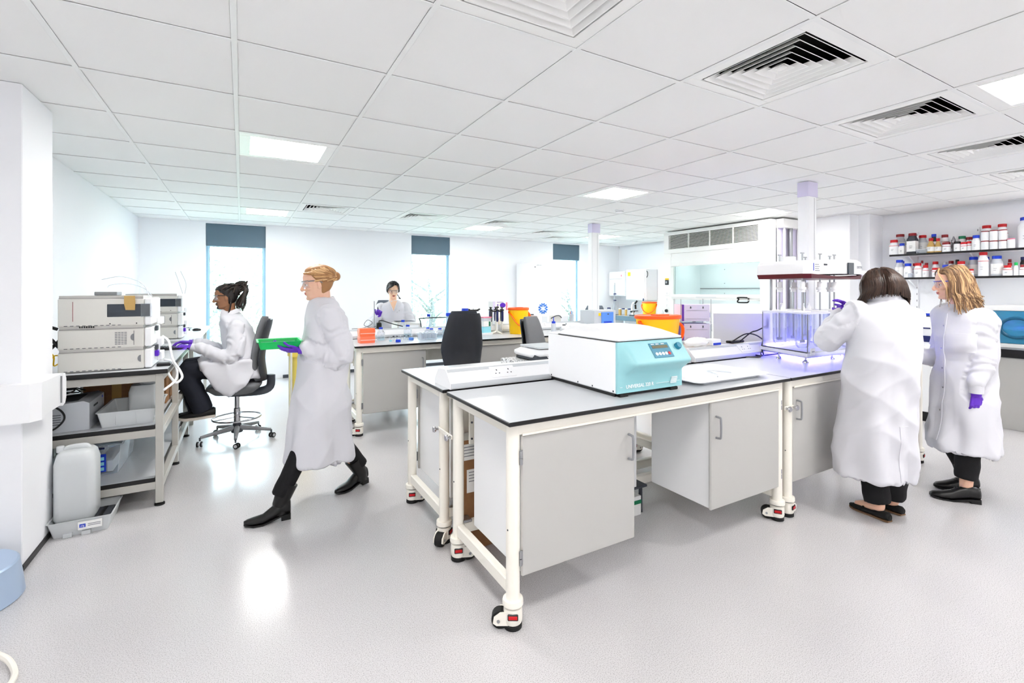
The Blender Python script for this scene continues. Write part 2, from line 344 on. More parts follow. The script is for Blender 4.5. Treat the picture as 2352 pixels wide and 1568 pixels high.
# ------------------------------------------------------------------ lab benches on castors
def castor_parts(parent, x, y, a):
    M = Matrix.Translation((x, y, 0)) @ Matrix.Rotation(a, 4, 'Z')
    c = MB().lathe([(.026,.128),(.044,.126),(.046,.118),(.046,.102),(.036,.099)], n=20).xf(M).build('castor', 'cream', parent)
    MB().lathe([(.034,.100),(.036,.097),(.034,.094)], n=20).xf(M).build('swivel_ring', 'dark_grey', c)
    b = MB().lathe([(.030,.095),(.040,.09),(.042,.07),(.042,.035),(.038,.024)], n=20)
    b.prism([(-.02,.08),(.055,.075),(.082,.055),(.086,.03),(.07,.02),(-.02,.022)], 'y', -.03, -.022); b.prism([(-.02,.08),(.055,.075),(.082,.055),(.086,.03),(.07,.02),(-.02,.022)], 'y', .022, .03)
    b.xf(M).build('castor_body', 'cream', c)
    for q in (-1, 1):
        MB().box(-.024, .022, q*.036, q*.044, .05, .078, b=.003).xf(M).build('adjuster_window', 'black', c)
        MB().box(-.02, .018, q*.043, q*.0455, .056, .072, b=.002).xf(M).build('adjuster_wheel', 'red', c)
    MB().lathe([(.034,.024),(.04,.018),(.04,.002),(.036,0)], n=20).xf(M).build('foot_pad', 'rubber', c)
    MB().cyl((.055,-.02,.039), (.055,.02,.039), .038, n=20).xf(M).build('wheel', 'rubber', c)
    MB().cyl((.062,-.033,.04), (.062,.033,.04), .007, n=10).xf(M).build('axle', 'steel', c)
def bench(x0, x1, y0, y1, legs_y, label, ang=(2.8, -.5), back_rail='rear'):
    t = thing('lab_bench', label, 'bench', (0,0,0), group='white laboratory benches on castors')
    w = MB().box(x0, x1, y0, y1, .892, .9105, b=.003).build('worktop', 'black', t)
    MB().box(x0+.003, x1-.003, y0+.003, y1-.003, .9106, .9122).build('laminate', 'laminate', w)
    xl, xr = x0+.052, x1-.052
    n = 0
    for x in (xl, xr):
        for y in legs_y:
            l = MB().cyl((x, y, .11), (x, y, .892), .030, n=20).build('leg', 'cream', t)
            MB().ell((x-.0285, y-.006, .43), (.004,.004,.004), 8, 6).build('plug', 'dark_grey', l)
            castor_parts(t, x, y, ang[n % len(ang)]); n += 1
    ya, yb = legs_y
    for x in (xl, xr):
        B('top_rail', 'cream', t, x-.02, x+.02, ya, yb, .842, .892); B('lower_rail', 'cream', t, x-.02, x+.02, ya+.025, yb-.025, .137, .20, b=.006)
    yr = yb if back_rail == 'rear' else ya
    B('lower_rail', 'cream', t, xl+.025, xr-.025, yr-.018, yr+.018, .137, .20, b=.006)
    for y in (ya, yb): B('top_rail', 'cream', t, xl, xr, y-.028, y+.02, .842, .892); B('apron_lip', 'cream', t, xl+.03, xr-.03, y-.034, y-.027, .836, .848, b=.002)
    B('corner_bracket', 'steel', t, xl+.02, xl+.07, yr-.03, yr+.03, .20, .215)
    B('service_panel', 'cream', t, xl+.06, xr-.06, yr-.012, yr+.0, .62, .84)
    for k, z in enumerate((.83, .74, .65)): MB().cyl((xl+.075, yr-.016, z), (xl+.075, yr-.01, z), .006, n=8).build('screw', 'dark_grey', t)
    return t
def cabinet(x0, x1, ya, yb, face, hinge, label, z0=.215, z1=.84):
    """hung cupboard; face -1: door on the low-Y side"""
    t = thing('under_bench_cabinet', label, 'cabinet', (0,0,0), group='grey cabinets hung under the benches')
    s = face; yd = ya if s < 0 else yb
    B('cabinet_body', 'panel_light', t, x0+.012, x1-.012, ya+(.02 if s < 0 else 0), yb-(.02 if s > 0 else 0), z0+.004, z1, b=.002)
    d = B('cabinet_door', 'panel_grey', t, x0, x1, *( (yd, yd+.018) if s < 0 else (yd-.018, yd)), z0, z1-.004, b=.006)
    hx = x1-.045 if hinge == 'left' else x0+.045; yo = yd+s*.001
    MB().tube([(hx, yo, .748), (hx, yo+s*.022, .746), (hx, yo+s*.032, .735), (hx, yo+s*.032, .64), (hx, yo+s*.022, .628), (hx, yo, .626)], .0062, 10, smooth=3).build('handle', 'handle_grey', d)
    hg = x0-.008 if hinge == 'left' else x1+.008
    for z in (.30, .74):
        h = MB().cyl((hg, yd+s*.004, z-.03), (hg, yd+s*.004, z-.002), .006, n=10).build('hinge', 'steel', d)
        MB().cyl((hg, yd+s*.004, z+.002), (hg, yd+s*.004, z+.03), .006, n=10).build('hinge_knuckle', 'steel', h)
        MB().box(hg-.012, hg+.012, yd-s*.002, yd+s*.001, z-.032, z+.032).build('hinge_leaf', 'steel', h)
    return t
def spine(x0, x1, dy, label):
    t = thing('service_spine', label, 'power trunking', (0, dy, 0), group='white power spines along the benches')
    P = [(2.726,.913),(2.726,.936),(2.663,1.006),(2.55,1.014),(2.4795,.946),(2.4795,.913)]
    MB().prism(P, 'x', x0, x1).build('spine_body', 'plastic_white', t)
    MB().prism([(y*1.0+(.002 if y < 2.6 else 0), z) for y, z in [(2.7285,.913),(2.7285,.937),(2.664,1.009),(2.548,1.017),(2.476,.947),(2.476,.913)]], 'x', x0-.004, x0+.001).build('end_cap', 'plastic_white', t)
    B('front_strip', 'alu', t, x0+.002, x1-.002, 2.4745, 2.479, .916, .945, b=.001)
    MB().prism([(2.548,1.0125),(2.5475,1.0155),(2.533,1.0015),(2.535,.9995)], 'x', x0+.002, x1-.002).build('top_bead', 'alu', t)
    return t
def socket(parent, xc):
    # double socket plate on the sloping face from (2.4795,.946) to (2.55,1.014)
    e = Vector((0, .0705, .068)).normalized(); n = Vector((0, -.068, .0705)).normalized(); c = Vector((xc, 2.5147, .980))
    M = Matrix((( 1,0,0,c.x),(0,e.y,n.y,c.y),(0,e.z,n.z,c.z),(0,0,0,1)))
    p = MB().box(-.083,.083,-.040,.040,0,.006,b=.002).xf(M).build('socket_plate', 'plastic_white', parent)
    for sx in (-.04, .04):
        q = MB(); 
        for a, b_, w, h in ((0,.012,.003,.005),(-.012,-.012,.004,.0025),(.012,-.012,.004,.0025)):
            MB().box(sx+a-w, sx+a+w, b_-h, b_+h, .0055, .0068).xf(M).build('pin_slot', 'dark_grey', p)
        MB().box(sx*1.7-.006, sx*1.7+.006, .004, .02, .006, .009, b=.001).xf(M).build('switch', 'plastic_white', p)
def clamp_bar(x, y0, y1, z, label, axis='y', xx=None):
    t = thing('bench_clamp', label, 'clamp', (0,0,0), group='clamp bars joining the benches')
    if axis == 'y':
        B('clamp_plate', 'cream', t, x-.008, x, y0, y1, z-.012, z+.012)
        for y in (y0+.012, y1-.012):
            k = MB().lathe([(.007,0),(.007,.02),(.017,.022),(.018,.028),(.015,.034)], n=16).xf(Matrix.Translation((x-.006, y, z)) @ Matrix.Rotation(-PI/2, 4, 'Y')).build('clamp_knob', 'chrome', t)
    else:
        B('clamp_plate', 'cream', t, x, xx, y0-.008, y0, z-.012, z+.012)
        for q in (x+.01, xx-.01): MB().lathe([(.007,0),(.007,.02),(.017,.022),(.018,.028),(.015,.034)], n=16).xf(Matrix.Translation((q, y0-.006, z)) @ Matrix.Rotation(PI/2, 4, 'X')).build('clamp_knob', 'chrome', t)
X1, X2, X3 = .98, 3.045, 5.09
for dy, row in ((0, 'near'), (3.135, 'far')):
    bn = {'near': ('front white bench carrying the teal centrifuge', 'rear half of the near bench, carrying the balance and yellow bin', 'white bench carrying the purple-lit water bath', 'rear half of the near bench, carrying the cream instrument'),
          'far': ('white bench carrying the blue-capped bottles, behind the walking person', 'bench half where the seated woman works', 'white bench end behind the grey chair, by the far service pole', 'farthest bench half, towards the freezer')}[row]
    bench(X1, X2, 1.739+dy, 2.447+dy, (1.80+dy, 2.40+dy), bn[0], (2.6, -.35, 2.2, 3.4)); bench(X1, X2, 2.503+dy, 3.298+dy, (2.61+dy, 3.21+dy), bn[1], (3.9, -.3), 'front')
    bench(X2+.005, X3, 1.739+dy, 2.447+dy, (1.80+dy, 2.40+dy), bn[2], (.2, -.35)); bench(X2+.005, X3, 2.503+dy, 3.298+dy, (2.61+dy, 3.21+dy), bn[3], (.3, -.3), 'front')
    s1 = spine(1.02, 3.0, dy, 'white power trunking beside the teal centrifuge' if row == 'near' else 'white power trunking behind the blue-capped bottles')
    s2 = spine(3.05, 4.75, dy, 'white power trunking running to the purple-lit bath' if row == 'near' else 'white power trunking beside the blue-fronted machine')
    for x in (1.37, 2.7): socket(s1, x)
    socket(s2, 3.72)
    clamp_bar(1.003, 2.41+dy, 2.62+dy, .665, 'small clamp bar with two chrome knobs joining the %s bench legs' % row)
clamp_bar(3.02, 1.772, 0, .714, 'small clamp bar with two chrome knobs between two bench front legs', 'x', 3.12)
cabinet(1.065, 1.735, 1.778, 2.295, -1, 'left', 'large grey cabinet door nearest the camera, hinged left')
cabinet(2.318, 2.984, 1.778, 2.24, -1, 'right', 'grey cabinet hung below the teal centrifuge, hinged right')
cabinet(3.129, 3.80, 1.778, 2.24, -1, 'right', 'grey cabinet partly behind the woman with her back turned')
cabinet(1.08, 1.74, 2.66, 3.24, 1, 'left', 'white-sided cabinet under the rear half of the near bench')
cabinet(1.065, 1.735, 4.913, 5.40, -1, 'left', 'grey cabinet under the bench with blue-capped bottles')
cabinet(2.318, 2.984, 4.913, 5.38, -1, 'right', 'grey cabinet behind the black office chair')
cabinet(3.129, 3.80, 4.913, 5.38, -1, 'right', 'grey cabinet behind the grey office chair')
# goods stored under the near bench
t = thing('cardboard_box', 'brown cardboard carton with white labels under the near bench', 'box', (1.07, 2.44, 0))
MB().box(0, .55, 0, .11, 0, .63, b=.003).build('carton_body', 'cardboard', t)
for i, (z0, z1, x0, x1) in enumerate(((.515,.605,.0,.16),(.33,.46,.03,.18))):
    l = MB().box(x0, x1, -.0016, -.0002, z0, z1).build('address_label', 'paper', t)
    for k in range(4): MB().box(x0+.012, x1-.03-.02*(k % 2), -.0024, -.0015, z1-.018-.017*k, z1-.014-.017*k).build('print_line', 'print_grey', l)
B('tape_strip', 'beige', t, .0, .55, -.001, .111, .628, .632, b=0)
t = thing('white_carton', 'white carton standing behind the hung cabinets', 'box', (1.86, 2.26, .0), 0)
MB().box(0, .36, 0, .14, .2, .74, b=.003).build('carton_body', 'panel_light', t); B('carton_lid', 'paper', t, -.002, .362, -.002, .142, .735, .745)
for k in range(4): B('print_line', 'print_grey', t, .03, .034, -.002, -.0005, .5-.04*k, .525-.04*k, b=0)
B('shelf_board', 'dark_grey', t, -.06, .45, -.005, .145, .185, .2)
MB().box(-.05,-.03,.04,.06,0,.185).build('shelf_bracket','dark_grey',t); MB().box(.435,.45,.04,.06,0,.185).build('shelf_bracket','dark_grey',t)
t = thing('flat_carton', 'flat white carton with a green stripe on the floor', 'box', (1.9, 2.30, 0), 0)
MB().box(0, .38, -.02, .2, 0, .125, b=.003).build('carton_body', 'paper', t); B('green_stripe', 'dark_green', t, .02, .38, -.0218, -.0202, .075, .1, b=0); B('print_line', 'print_grey', t, .04, .1, -.0218, -.0202, .04, .045, b=0)
# ------------------------------------------------------------------ near bench: centrifuge, balance, tray, bins, racks
ZT = .9125
def grid_surface(m, fn, nu, nv, mi=0):
    v = [fn(i/nu, j/nv) for j in range(nv+1) for i in range(nu+1)]
    f = [(j*(nu+1)+i, j*(nu+1)+i+1, (j+1)*(nu+1)+i+1, (j+1)*(nu+1)+i) for j in range(nv) for i in range(nu)]
    return m.add(v, f, mi)
def sm(a, b, x):
    x = max(0, min(1, (x-a)/(b-a))); return x*x*(3-2*x)
cf = thing('centrifuge', 'white bench centrifuge with a pale teal front panel', 'centrifuge', (1.69, 1.86, ZT))
CW, CD = .485, .64
MB().box(0, CW, .012, CD, .018, .288, b=.006).build('housing', 'plastic_white', cf)
MB().box(.01, CW-.01, .03, CD-.01, 0, .0185).build('base_plate', 'black', cf)
for x in (.05, CW-.06): B('rubber_foot', 'rubber', cf, x-.03, x+.03, .0, .06, -.0003, .017, b=.004)
def fascia(u, v):
    z = .02+v*.268
    L = .082*math.exp(-((z-.182)/.042)**2) if z < .182 else .082*(1-sm(.182, .288, z)*.0-((z-.182)/.106))
    if z < .182: L = .082*(sm(.03, .182, z)**1.6*.35+.65*sm(.11, .182, z))
    b = sm(.015, .13, u)*sm(.0, .035, 1-u)
    return (u*CW, -b*L+.0, z)
m = MB(); grid_surface(m, fascia, 48, 40)
n0 = len(m.v)
# close it to a solid with a back wall
m.add([(0,.012,.02),(CW,.012,.02),(CW,.012,.288),(0,.012,.288)], [(3,2,1,0)])
rim = [i for i in range(49)]+[j*49+48 for j in range(1,41)]+[40*49+i for i in range(47,-1,-1)]+[j*49 for j in range(39,0,-1)]
rb = [(m.v[i][0], .012, m.v[i][2]) for i in rim]; o = len(m.v); m.v += rb
k = len(rim); 
for i in range(k): m.f.append((rim[(i+1) % k], rim[i], o+i, o+(i+1) % k)); m.mi.append(0)
fs = m.build('front_fascia', 'teal', cf, sharp=60)
# control panel on the sloping face
def on_panel(x, s): # s from lip (0) to top (1)
    return Vector((x, -.082*(1-s), .182+.106*s))
e1 = Vector((1,0,0)); e2 = (on_panel(0,1)-on_panel(0,0)).normalized(); e3 = e1.cross(e2)
def PM(x, s):
    c = on_panel(x, s); return Matrix(((e1.x,e2.x,e3.x,c.x),(e1.y,e2.y,e3.y,c.y),(e1.z,e2.z,e3.z,c.z),(0,0,0,1)))
M = PM(.275, .5)
kp = MB().box(-.072,.072,-.044,.046,.0005,.004,b=.002).xf(M).build('keypad', 'teal_dark', cf)
mat('lcd', (110,108,84), .2); MB().box(-.058,.058,.012,.03,.0035,.0052).xf(M).build('display', 'lcd', kp)
for i in range(5): MB().lathe([(.0095,.0038),(.0095,.0062),(.007,.0068)], n=14).xf(M @ Matrix.Translation((-.048+.0235*i, -.022, 0))).build('button', 'red' if i == 4 else 'plastic_white', kp)
for i, x in enumerate((-.045, -.01, .03)): MB().box(x-.012,x+.012,.036,.040,.0038,.0046).xf(M).build('print_line', 'plastic_white', kp)
MB().lathe([(.020,.0005),(.0195,.014),(.0165,.02),(0,.021)], n=20).xf(PM(.41, .62)).build('knob', 'teal_dark', cf)
text('UNIVERSAL 320 R', .026, 'plastic_white', cf, (.155, -.0068, .052), FRONT, 'model_lettering', bold=.0006)
MB().box(.017,.033,-.004,-.0005,.0512,.0526).build('rule_line', 'plastic_white', cf); MB().box(.275,.375,-.0085,-.004,.0512,.0526).build('rule_line', 'plastic_white', cf); MB().box(.44,.462,-.0045,-.003,.0512,.0526).build('rule_line', 'plastic_white', cf)
lg = MB(); 
for k in range(5): MB().box(.383+.003*k, .43+.003*min(k,3), -.0088, -.004, .043+.0075*k, .0475+.0075*k).build('maker_emblem', 'plastic_white', cf)
# lid: seal line and domed white cover
MB().box(.0, CW, .0, .53, .288, .2925, b=.001).build('seal', 'black', cf)
def lidring(ins_l, ins_r, ins_f, ins_b, z, rr):
    x0, x1, y0, y1 = ins_l, CW-ins_r, ins_f, .53-ins_b; pts = []
    for cx_, cy_, a0 in ((x1-rr, y1-rr, 0), (x0+rr, y1-rr, PI/2), (x0+rr, y0+rr, PI), (x1-rr, y0+rr, 1.5*PI)):
        for q in range(7): a = a0+q/6*PI/2; pts.append((cx_+rr*math.cos(a), cy_+rr*math.sin(a), z))
    return pts
MB().loft([lidring(0,0,-.004,0,.293,.02), lidring(-.003,-.003,-.006,-.002,.302,.025), lidring(.03,.02,.10,.02,.332,.06), lidring(.06,.035,.17,.035,.345,.07), lidring(.085,.05,.20,.06,.3495,.07), lidring(.10,.07,.24,.09,.350,.05)]).build('lid', 'plastic_white', cf, sharp=80)
MB().box(.0, CW, .53, CD, .288, .296, b=.003).build('hinge_cover', 'plastic_white', cf)
for y, z in ((.03,.03),(.2,.03),(.33,.03),(.6,.03)): MB().cyl((-.0015, y, z), (.002, y, z), .005, n=8).build('screw', 'dark_grey', cf)
# balance on its marble slab
mat('granite', (225,226,226), .4)
def granite():
    m = MATS['granite']; nt = m.node_tree; b = nt.nodes['Principled BSDF']; tc = nt.nodes.new('ShaderNodeTexCoord'); v = nt.nodes.new('ShaderNodeTexNoise'); v.inputs['Scale'].default_value = 85
    r = nt.nodes.new('ShaderNodeValToRGB'); e = r.color_ramp.elements; e[0].position = .40; e[0].color = lin((70,72,74))+(1,); e[1].position = .47; e[1].color = lin((228,229,230))+(1,)
    nt.links.new(tc.outputs['Object'], v.inputs['Vector']); nt.links.new(v.outputs['Fac'], r.inputs['Fac']); nt.links.new(r.outputs['Color'], b.inputs['Base Color'])
granite()
tag(MB().box(1.70, 2.14, 2.80, 3.15, ZT, ZT+.05, b=.004).build('granite_slab', 'granite'), 'speckled stone slab under the laboratory balance', 'stone slab')
bl = thing('balance', 'white laboratory balance with a dark front on the stone slab', 'scales', (1.80, 2.80, ZT+.05))
MB().loft([[(x, y, z) for x, y in ((.02,.02),(.30,.02),(.30,.32),(.02,.32))] for z in (0,.03)]).build('base', 'black', bl)
MB().prism([(-.02,.012),(.03,.05),(.14,.045),(.3,.012)], 'x', 0, .30).build('control_front', 'dark_grey', bl)
MB().loft([lr for lr in ([(x*(.16+s)+.15, y*(.15+s)+.17, z) for x, y in ((-1,-.7),(-.7,-1),(.7,-1),(1,-.7),(1,.7),(.7,1),(-.7,1),(-1,.7))] for z, s in ((.03,.0),(.045,.012),(.065,.01),(.08,-.02)))]).build('housing', 'plastic_white', bl, sharp=60)
B('weighing_pan', 'alu', bl, .04, .27, .04, .30, .088, .10, b=.003); MB().cyl((.15,.17,.078),(.15,.17,.09),.03,n=12).build('pan_support','steel',bl)
text('Entris', .03, 'plastic_white', bl, (.12, -.004, .034), (math.radians(38), 0, 0), 'model_lettering')
# shallow white plastic tray
tr_ = thing('plastic_tray', 'shallow white plastic tray lying on the worktop beside the centrifuge', 'tray', (2.28, 1.83, ZT), 0)
def rr(x0, x1, y0, y1, r, z, n=5):
    out = []
    for cx_, cy_, a0 in ((x1-r, y1-r, 0), (x0+r, y1-r, PI/2), (x0+r, y0+r, PI), (x1-r, y0+r, 1.5*PI)):
        for q in range(n): a = a0+q/(n-1)*PI/2; out.append((cx_+r*math.cos(a), cy_+r*math.sin(a), z))
    return out
MB().loft([rr(.06,.64,.04,.42,.05,.001), rr(.03,.67,.02,.44,.05,.02), rr(0,.7,0,.46,.04,.022), rr(0,.7,0,.46,.04,.026), rr(.035,.665,.025,.435,.05,.025), rr(.065,.635,.045,.415,.05,.006), rr(.3,.4,.2,.25,.02,.005)]).build('tray_body', 'plastic_white', tr_)
tag(MB().tube([(2.62,1.96,ZT+.012),(2.68,2.02,ZT+.016),(2.72,2.12,ZT+.016),(2.80,2.10,ZT+.012),(2.84,2.02,ZT+.012)], .004, 8, smooth=5).build('plastic_tube', 'cloudy'), 'thin clear tube lying in the white tray', 'tube')
# yellow clinical bins
def bin_(label, loc, rx, ry, h, taper, rz, handle=True, kind='oval', group='yellow clinical bins with orange lids'):
    t = thing('sharps_bin', label, 'bin', loc, rz, group)
    MB().lathe([(taper*.97,0),(taper,.008),(1,h-.03),(1.0,h-.028),(1.015,h-.027),(1.015,h-.015)], n=40, sx=rx, sy=ry).build('bin_body', 'yellow', t)
    MB().lathe([(1.06,h-.022),(1.075,h-.018),(1.075,h),(1.05,h+.006),(1.0,h+.008),(.96,h+.003),(.9,h+.004),(.0,h+.006)], n=40, sx=rx, sy=ry).build('bin_lid', 'orange', t)
    B('hatch', 'orange', t, -.35*rx, .35*rx, -.4*ry, .1*ry, h+.005, h+.013)
    if handle:
        MB().tube([(-rx*1.03,0,h-.05),(-rx*1.0,-ry*.55,h-.10),(-rx*.62,-ry*.9,h-.19),(0,-ry*1.06,h-.235),(rx*.62,-ry*.9,h-.19),(rx*1.0,-ry*.55,h-.10),(rx*1.03,0,h-.05)], .007, 8, smooth=5, flat=2).build('carry_handle', 'orange', t)
        for s in (-1, 1): MB().cyl((s*rx*.99,0,h-.05),(s*rx*1.07,0,h-.05),.015,n=12).build('handle_boss','orange',t)
    return t
bin_('large yellow bin with orange lid behind the centrifuge', (3.19, 2.99, ZT), .212, .16, .335, .82, 0)
# acrylic glove-box rack
gr = thing('glove_dispenser', 'clear rack holding two lilac glove boxes beside the yellow bin', 'dispenser', (3.46, 2.97, ZT), -.55)
for x, y in ((0,0),(.27,0),(0,.2),(.27,.2)): MB().cyl((x,y,0),(x,y,.48),.0035,n=6).build('rack_post','steel',gr)
for z in (.10, .27): B('rack_shelf', 'clear_plastic', gr, -.005, .275, -.004, .204, z, z+.004, b=0)
B('rack_base', 'plastic_white', gr, -.015, .285, -.01, .21, 0, .075, b=.004); B('keyhole', 'black', gr, .2, .206, -.012, -.009, .035, .05, b=0)
mat('rose',(238,212,226),.6); mat('cream_case',(232,230,224),.45)
for z in (.28, .107):
    g1 = MB().box(.012,.262,.005,.195,z,z+.15,b=.002).build('glove_carton','lilac',gr); MB().box(.012,.03,.0035,.197,z,z+.15).build('carton_stripe','violet',g1); MB().box(-.001,.012,.006,.195,z,z+.15).build('carton_end','rose' if z > .2 else 'violet',g1)
    MB().box(.05,.24,.002,.0045,z+.095,z+.097).build('print_line','print_grey',g1); MB().box(.05,.24,.002,.0045,z+.02,z+.0215).build('print_line','print_grey',g1)
    for x in (.09,.2): MB().lathe([(.006,0),(.003,.018),(0,.02)],(x,.003,z+.115),8).build('clip','dark_grey',g1)
tp = thing('tissue_pack', 'crumpled white tissue in its box behind the centrifuge', 'tissues', (3.12, 2.60, 1.0145), 0)
mm = MB(); mm.ell((.12,.02,.035),(.14,.05,.035),20,12); rnd = random.Random(3); mm.v = [(x+rnd.uniform(-.008,.008), y+rnd.uniform(-.006,.006), max(z+rnd.uniform(-.006,.006), .0)) for x,y,z in mm.v]
mm.build('tissue', 'paper', tp, sharp=80); B('box_end','plastic_white',tp,.26,.36,-.03,.06,0,.05); B('box_stripe','blue',tp,.262,.358,-.0315,-.0302,.004,.022,b=0)
# cream analyser behind the bath
an = thing('cream_analyser', 'cream sloping-topped instrument behind the water bath', 'instrument', (3.99, 3.03, ZT), -.58); an.scale = (.62,.72,1)
MB().prism([(0,0),(.42,0),(.42,.42),(.28,.42),(.06,.335),(0,.335)], 'x', 0, .86).build('housing', 'cream_case', an)
for k in range(5): B('vent_slot', 'mid_grey', an, -.0012, .002, .05, .10, .16+.014*k, .167+.014*k, b=0)
B('side_vent', 'mid_grey', an, .80, .84, -.0015, .001, .19, .28, b=0)
for x, c in ((-.06,'blue'),(-.10,'navy')): 
    t = thing('marker_bottle', 'small bottle with a %s cap beside the cream instrument' % c, 'bottle', (3.93+x*.6, 3.02 if c == 'blue' else 3.16, ZT)); MB().lathe([(.028,0),(.03,.005),(.03,.2),(.014,.26),(.014,.30)],n=16).build('bottle_body','clear_plastic' if c=='blue' else 'dark_grey',t); MB().lathe([(.02,.30),(.02,.345),(.018,.348)],n=16).build('cap',c,t)
# cables on the spine
for i, pts in enumerate(([(3.78,2.60,1.03),(3.9,2.58,1.10),(3.95,2.55,1.12),(4.06,2.53,1.16)], [(3.70,2.62,1.03),(3.82,2.58,1.09),(3.92,2.55,1.08),(4.02,2.52,1.02)], [(3.80,2.47,.922),(3.78,2.40,.925),(3.86,2.44,.93),(3.93,2.50,.97),(4.0,2.53,1.05)], [(3.62,2.44,.922),(3.72,2.38,.922),(3.82,2.44,.945),(3.92,2.48,.935),(3.96,2.50,.93)])):
    tag(MB().tube(pts, .0055, 8, smooth=8).build('power_cable', 'black'), ['black cable rising to the bath, uppermost loop', 'black cable looping over the white trunking', 'black cable curling beside the left bath foot', 'black cable trailing lowest across the worktop by the bath'][i], 'cable', 'black cables beside the bath')
tag(MB().box(3.66,3.84,2.60,2.66,1.0145,1.035,b=.006).build('power_adapter','black'), 'flat black power adapter lying on the trunking', 'adapter')
# ------------------------------------------------------------------ dissolution bath
mat('bath_base', (222,224,240), .35)
mat('led_violet', (120,110,255), .5, emit=6)
db = thing('dissolution_bath', 'clear water bath tester glowing purple, with stirring shafts above', 'water bath', (0,0,ZT))
FP = [(3.92,2.485),(3.77,2.03),(4.44,2.02),(4.66,2.30),(4.62,2.485)]
def off(poly, d):
    c = Vector((sum(p[0] for p in poly)/len(poly), sum(p[1] for p in poly)/len(poly))); return [tuple(c+(Vector(p)-c)*(1+d)) for p in poly]
MB().prism(off(FP,-.03), 'z', .035, .06).build('base_plate', 'bath_base', db)
MB().prism(off(FP,.05), 'z', .0505, .075).build('base_tray', 'bath_base', db)
for x, y in ((3.85,2.3),(3.80,2.06),(4.18,2.06),(4.5,2.12),(4.3,2.45)):
    MB().lathe([(.022,0),(.02,.008),(.007,.02),(.007,.05)],(x,y,.0005),14).build('levelling_foot','chrome',db)
MB().prism(off(FP,-.25), 'z', .030, .0345).build('light_strip', 'led_violet', db)
ZB, ZH = .075, .375
MB().prism([(3.96,2.465),(4.58,2.465),(4.58,2.475),(3.96,2.475)],'z',.08,.095).build('light_strip','led_violet',db)
wall = MB(); F2 = off(FP,0)
for i in range(len(F2)):
    a, b_ = F2[i], F2[(i+1) % len(F2)]
    MB().add([(a[0],a[1],ZB),(b_[0],b_[1],ZB),(b_[0],b_[1],ZH),(a[0],a[1],ZH)],[(0,1,2,3)]).build('tank_wall','bath_glass',db)
    MB().tube([(a[0],a[1],ZB),(a[0],a[1],ZH)],.004,6).build('tank_edge','mid_grey' if i<2 else 'plastic_grey',db)
    MB().tube([(a[0],a[1],ZB+.004),(b_[0],b_[1],ZB+.004)],.005,6).build('tank_edge','dark_grey' if i==0 else 'plastic_grey',db)
MB().prism(off(FP,.015), 'z', ZH, ZH+.012).build('cover_plate', 'bath_base', db)
MB().box(3.775,3.83,2.005,2.012,.062,.115).build('badge_plate','plastic_white',db)
text('DISTEK', .013, 'print_grey', db, (3.803,2.0045,.088), FRONT)
stat = [(3.96,2.36),(3.90,2.14),(4.12,2.12),(4.34,2.12),(4.47,2.22),(4.2,2.38),(4.42,2.40)]
for i, (x, y) in enumerate(stat):
    v = MB().lathe([(.0,.092),(.03,.098),(.048,.12),(.052,.15),(.052,.365)],(x,y,0),20).build('vessel','clear_plastic',db)
    MB().lathe([(.0515,.10),(.05,.13),(.05,.24),(.0,.241)][1:],(x,y,0),20).build('vessel_liquid','bath_glass',v)
    MB().lathe([(.058,ZH+.012),(.056,ZH+.02),(.012,ZH+.022)],(x,y,0),18).build('vessel_cover','plastic_white',v)
    s = MB().cyl((x,y,.16),(x,y,.86),.0065,n=10).build('shaft','steel',db)
    MB().lathe([(.02,0),(.021,.02),(.028,.022),(.028,.04),(.02,.042),(.02,.085)],(x,y,.545),16).build('collar','plastic_white',s)
    MB().box(x-.022,x+.022,y-.006,y+.006,.853,.862,b=.002).build('shaft_grip','steel',s)
    MB().lathe([(.014,0),(.014,.03)],(x,y,.765),12).build('bushing','plastic_white',s)
    b2 = MB().box(x-.035,x+.035,y-.002,y+.002,.14,.165,b=.001).build('paddle','steel',s)
for x, y in ((3.90,2.30),(4.02,2.20),(4.30,2.30)):
    p = MB().lathe([(.016,0),(.014,.03),(.006,.045),(.006,.06)],(x,y,ZH+.012),12).build('sampling_port','plastic_white',db); MB().box(x-.025,x+.006,y-.006,y+.006,ZH+.07,ZH+.078).build('port_lever','plastic_white',p)
# drive head
HZ = .655
hp = [(3.865,2.50),(3.835,2.10),(3.88,2.06),(4.30,2.045),(4.44,2.03),(4.62,2.04),(4.70,2.12),(4.70,2.50)]
def hz(p, u): return p
MB().loft([[(x,y,HZ+.03+(.012 if x>4.3 else 0)) for x,y in off(hp,0)], [(x,y,HZ+.11) for x,y in off(hp,.0)], [(x,y,HZ+.135+.012*sm(4.0,4.4,x)) for x,y in off(hp,-.03)], [(x,y,HZ+.145+.02*sm(4.0,4.4,x)) for x,y in off(hp,-.12)]]).build('drive_head','plastic_white',db,sharp=50)
MB().loft([[(x,y,HZ) for x,y in off(hp,-.02)], [(x,y,HZ+.036-.02*sm(4.0,4.35,x)+.018*sm(4.4,4.65,x)) for x,y in off(hp,.004)]]).build('trim_band','maroon',db)
MB().box(4.37,4.46,2.024,2.034,HZ+.035,HZ+.135,b=.003).build('touch_screen','smoke',db)
text('DISTEK', .028, 'print_grey', db, (4.56,2.028,HZ+.098), FRONT)
MB().ell((4.66,2.05,HZ+.045),(.05,.045,.03),18,10).build('release_knob','plastic_white',db)
MB().box(4.05,4.09,2.048,2.056,HZ+.105,HZ+.118).build('usb_port','dark_grey',db)
for k in range(4): MB().box(3.93,3.99-.01*(k%2),2.054,2.058,HZ+.06+.016*k,HZ+.064+.016*k).build('print_line','print_grey',db)
MB().box(3.905,3.91,2.055,2.0585,HZ+.06,HZ+.12).build('print_line','blue',db)
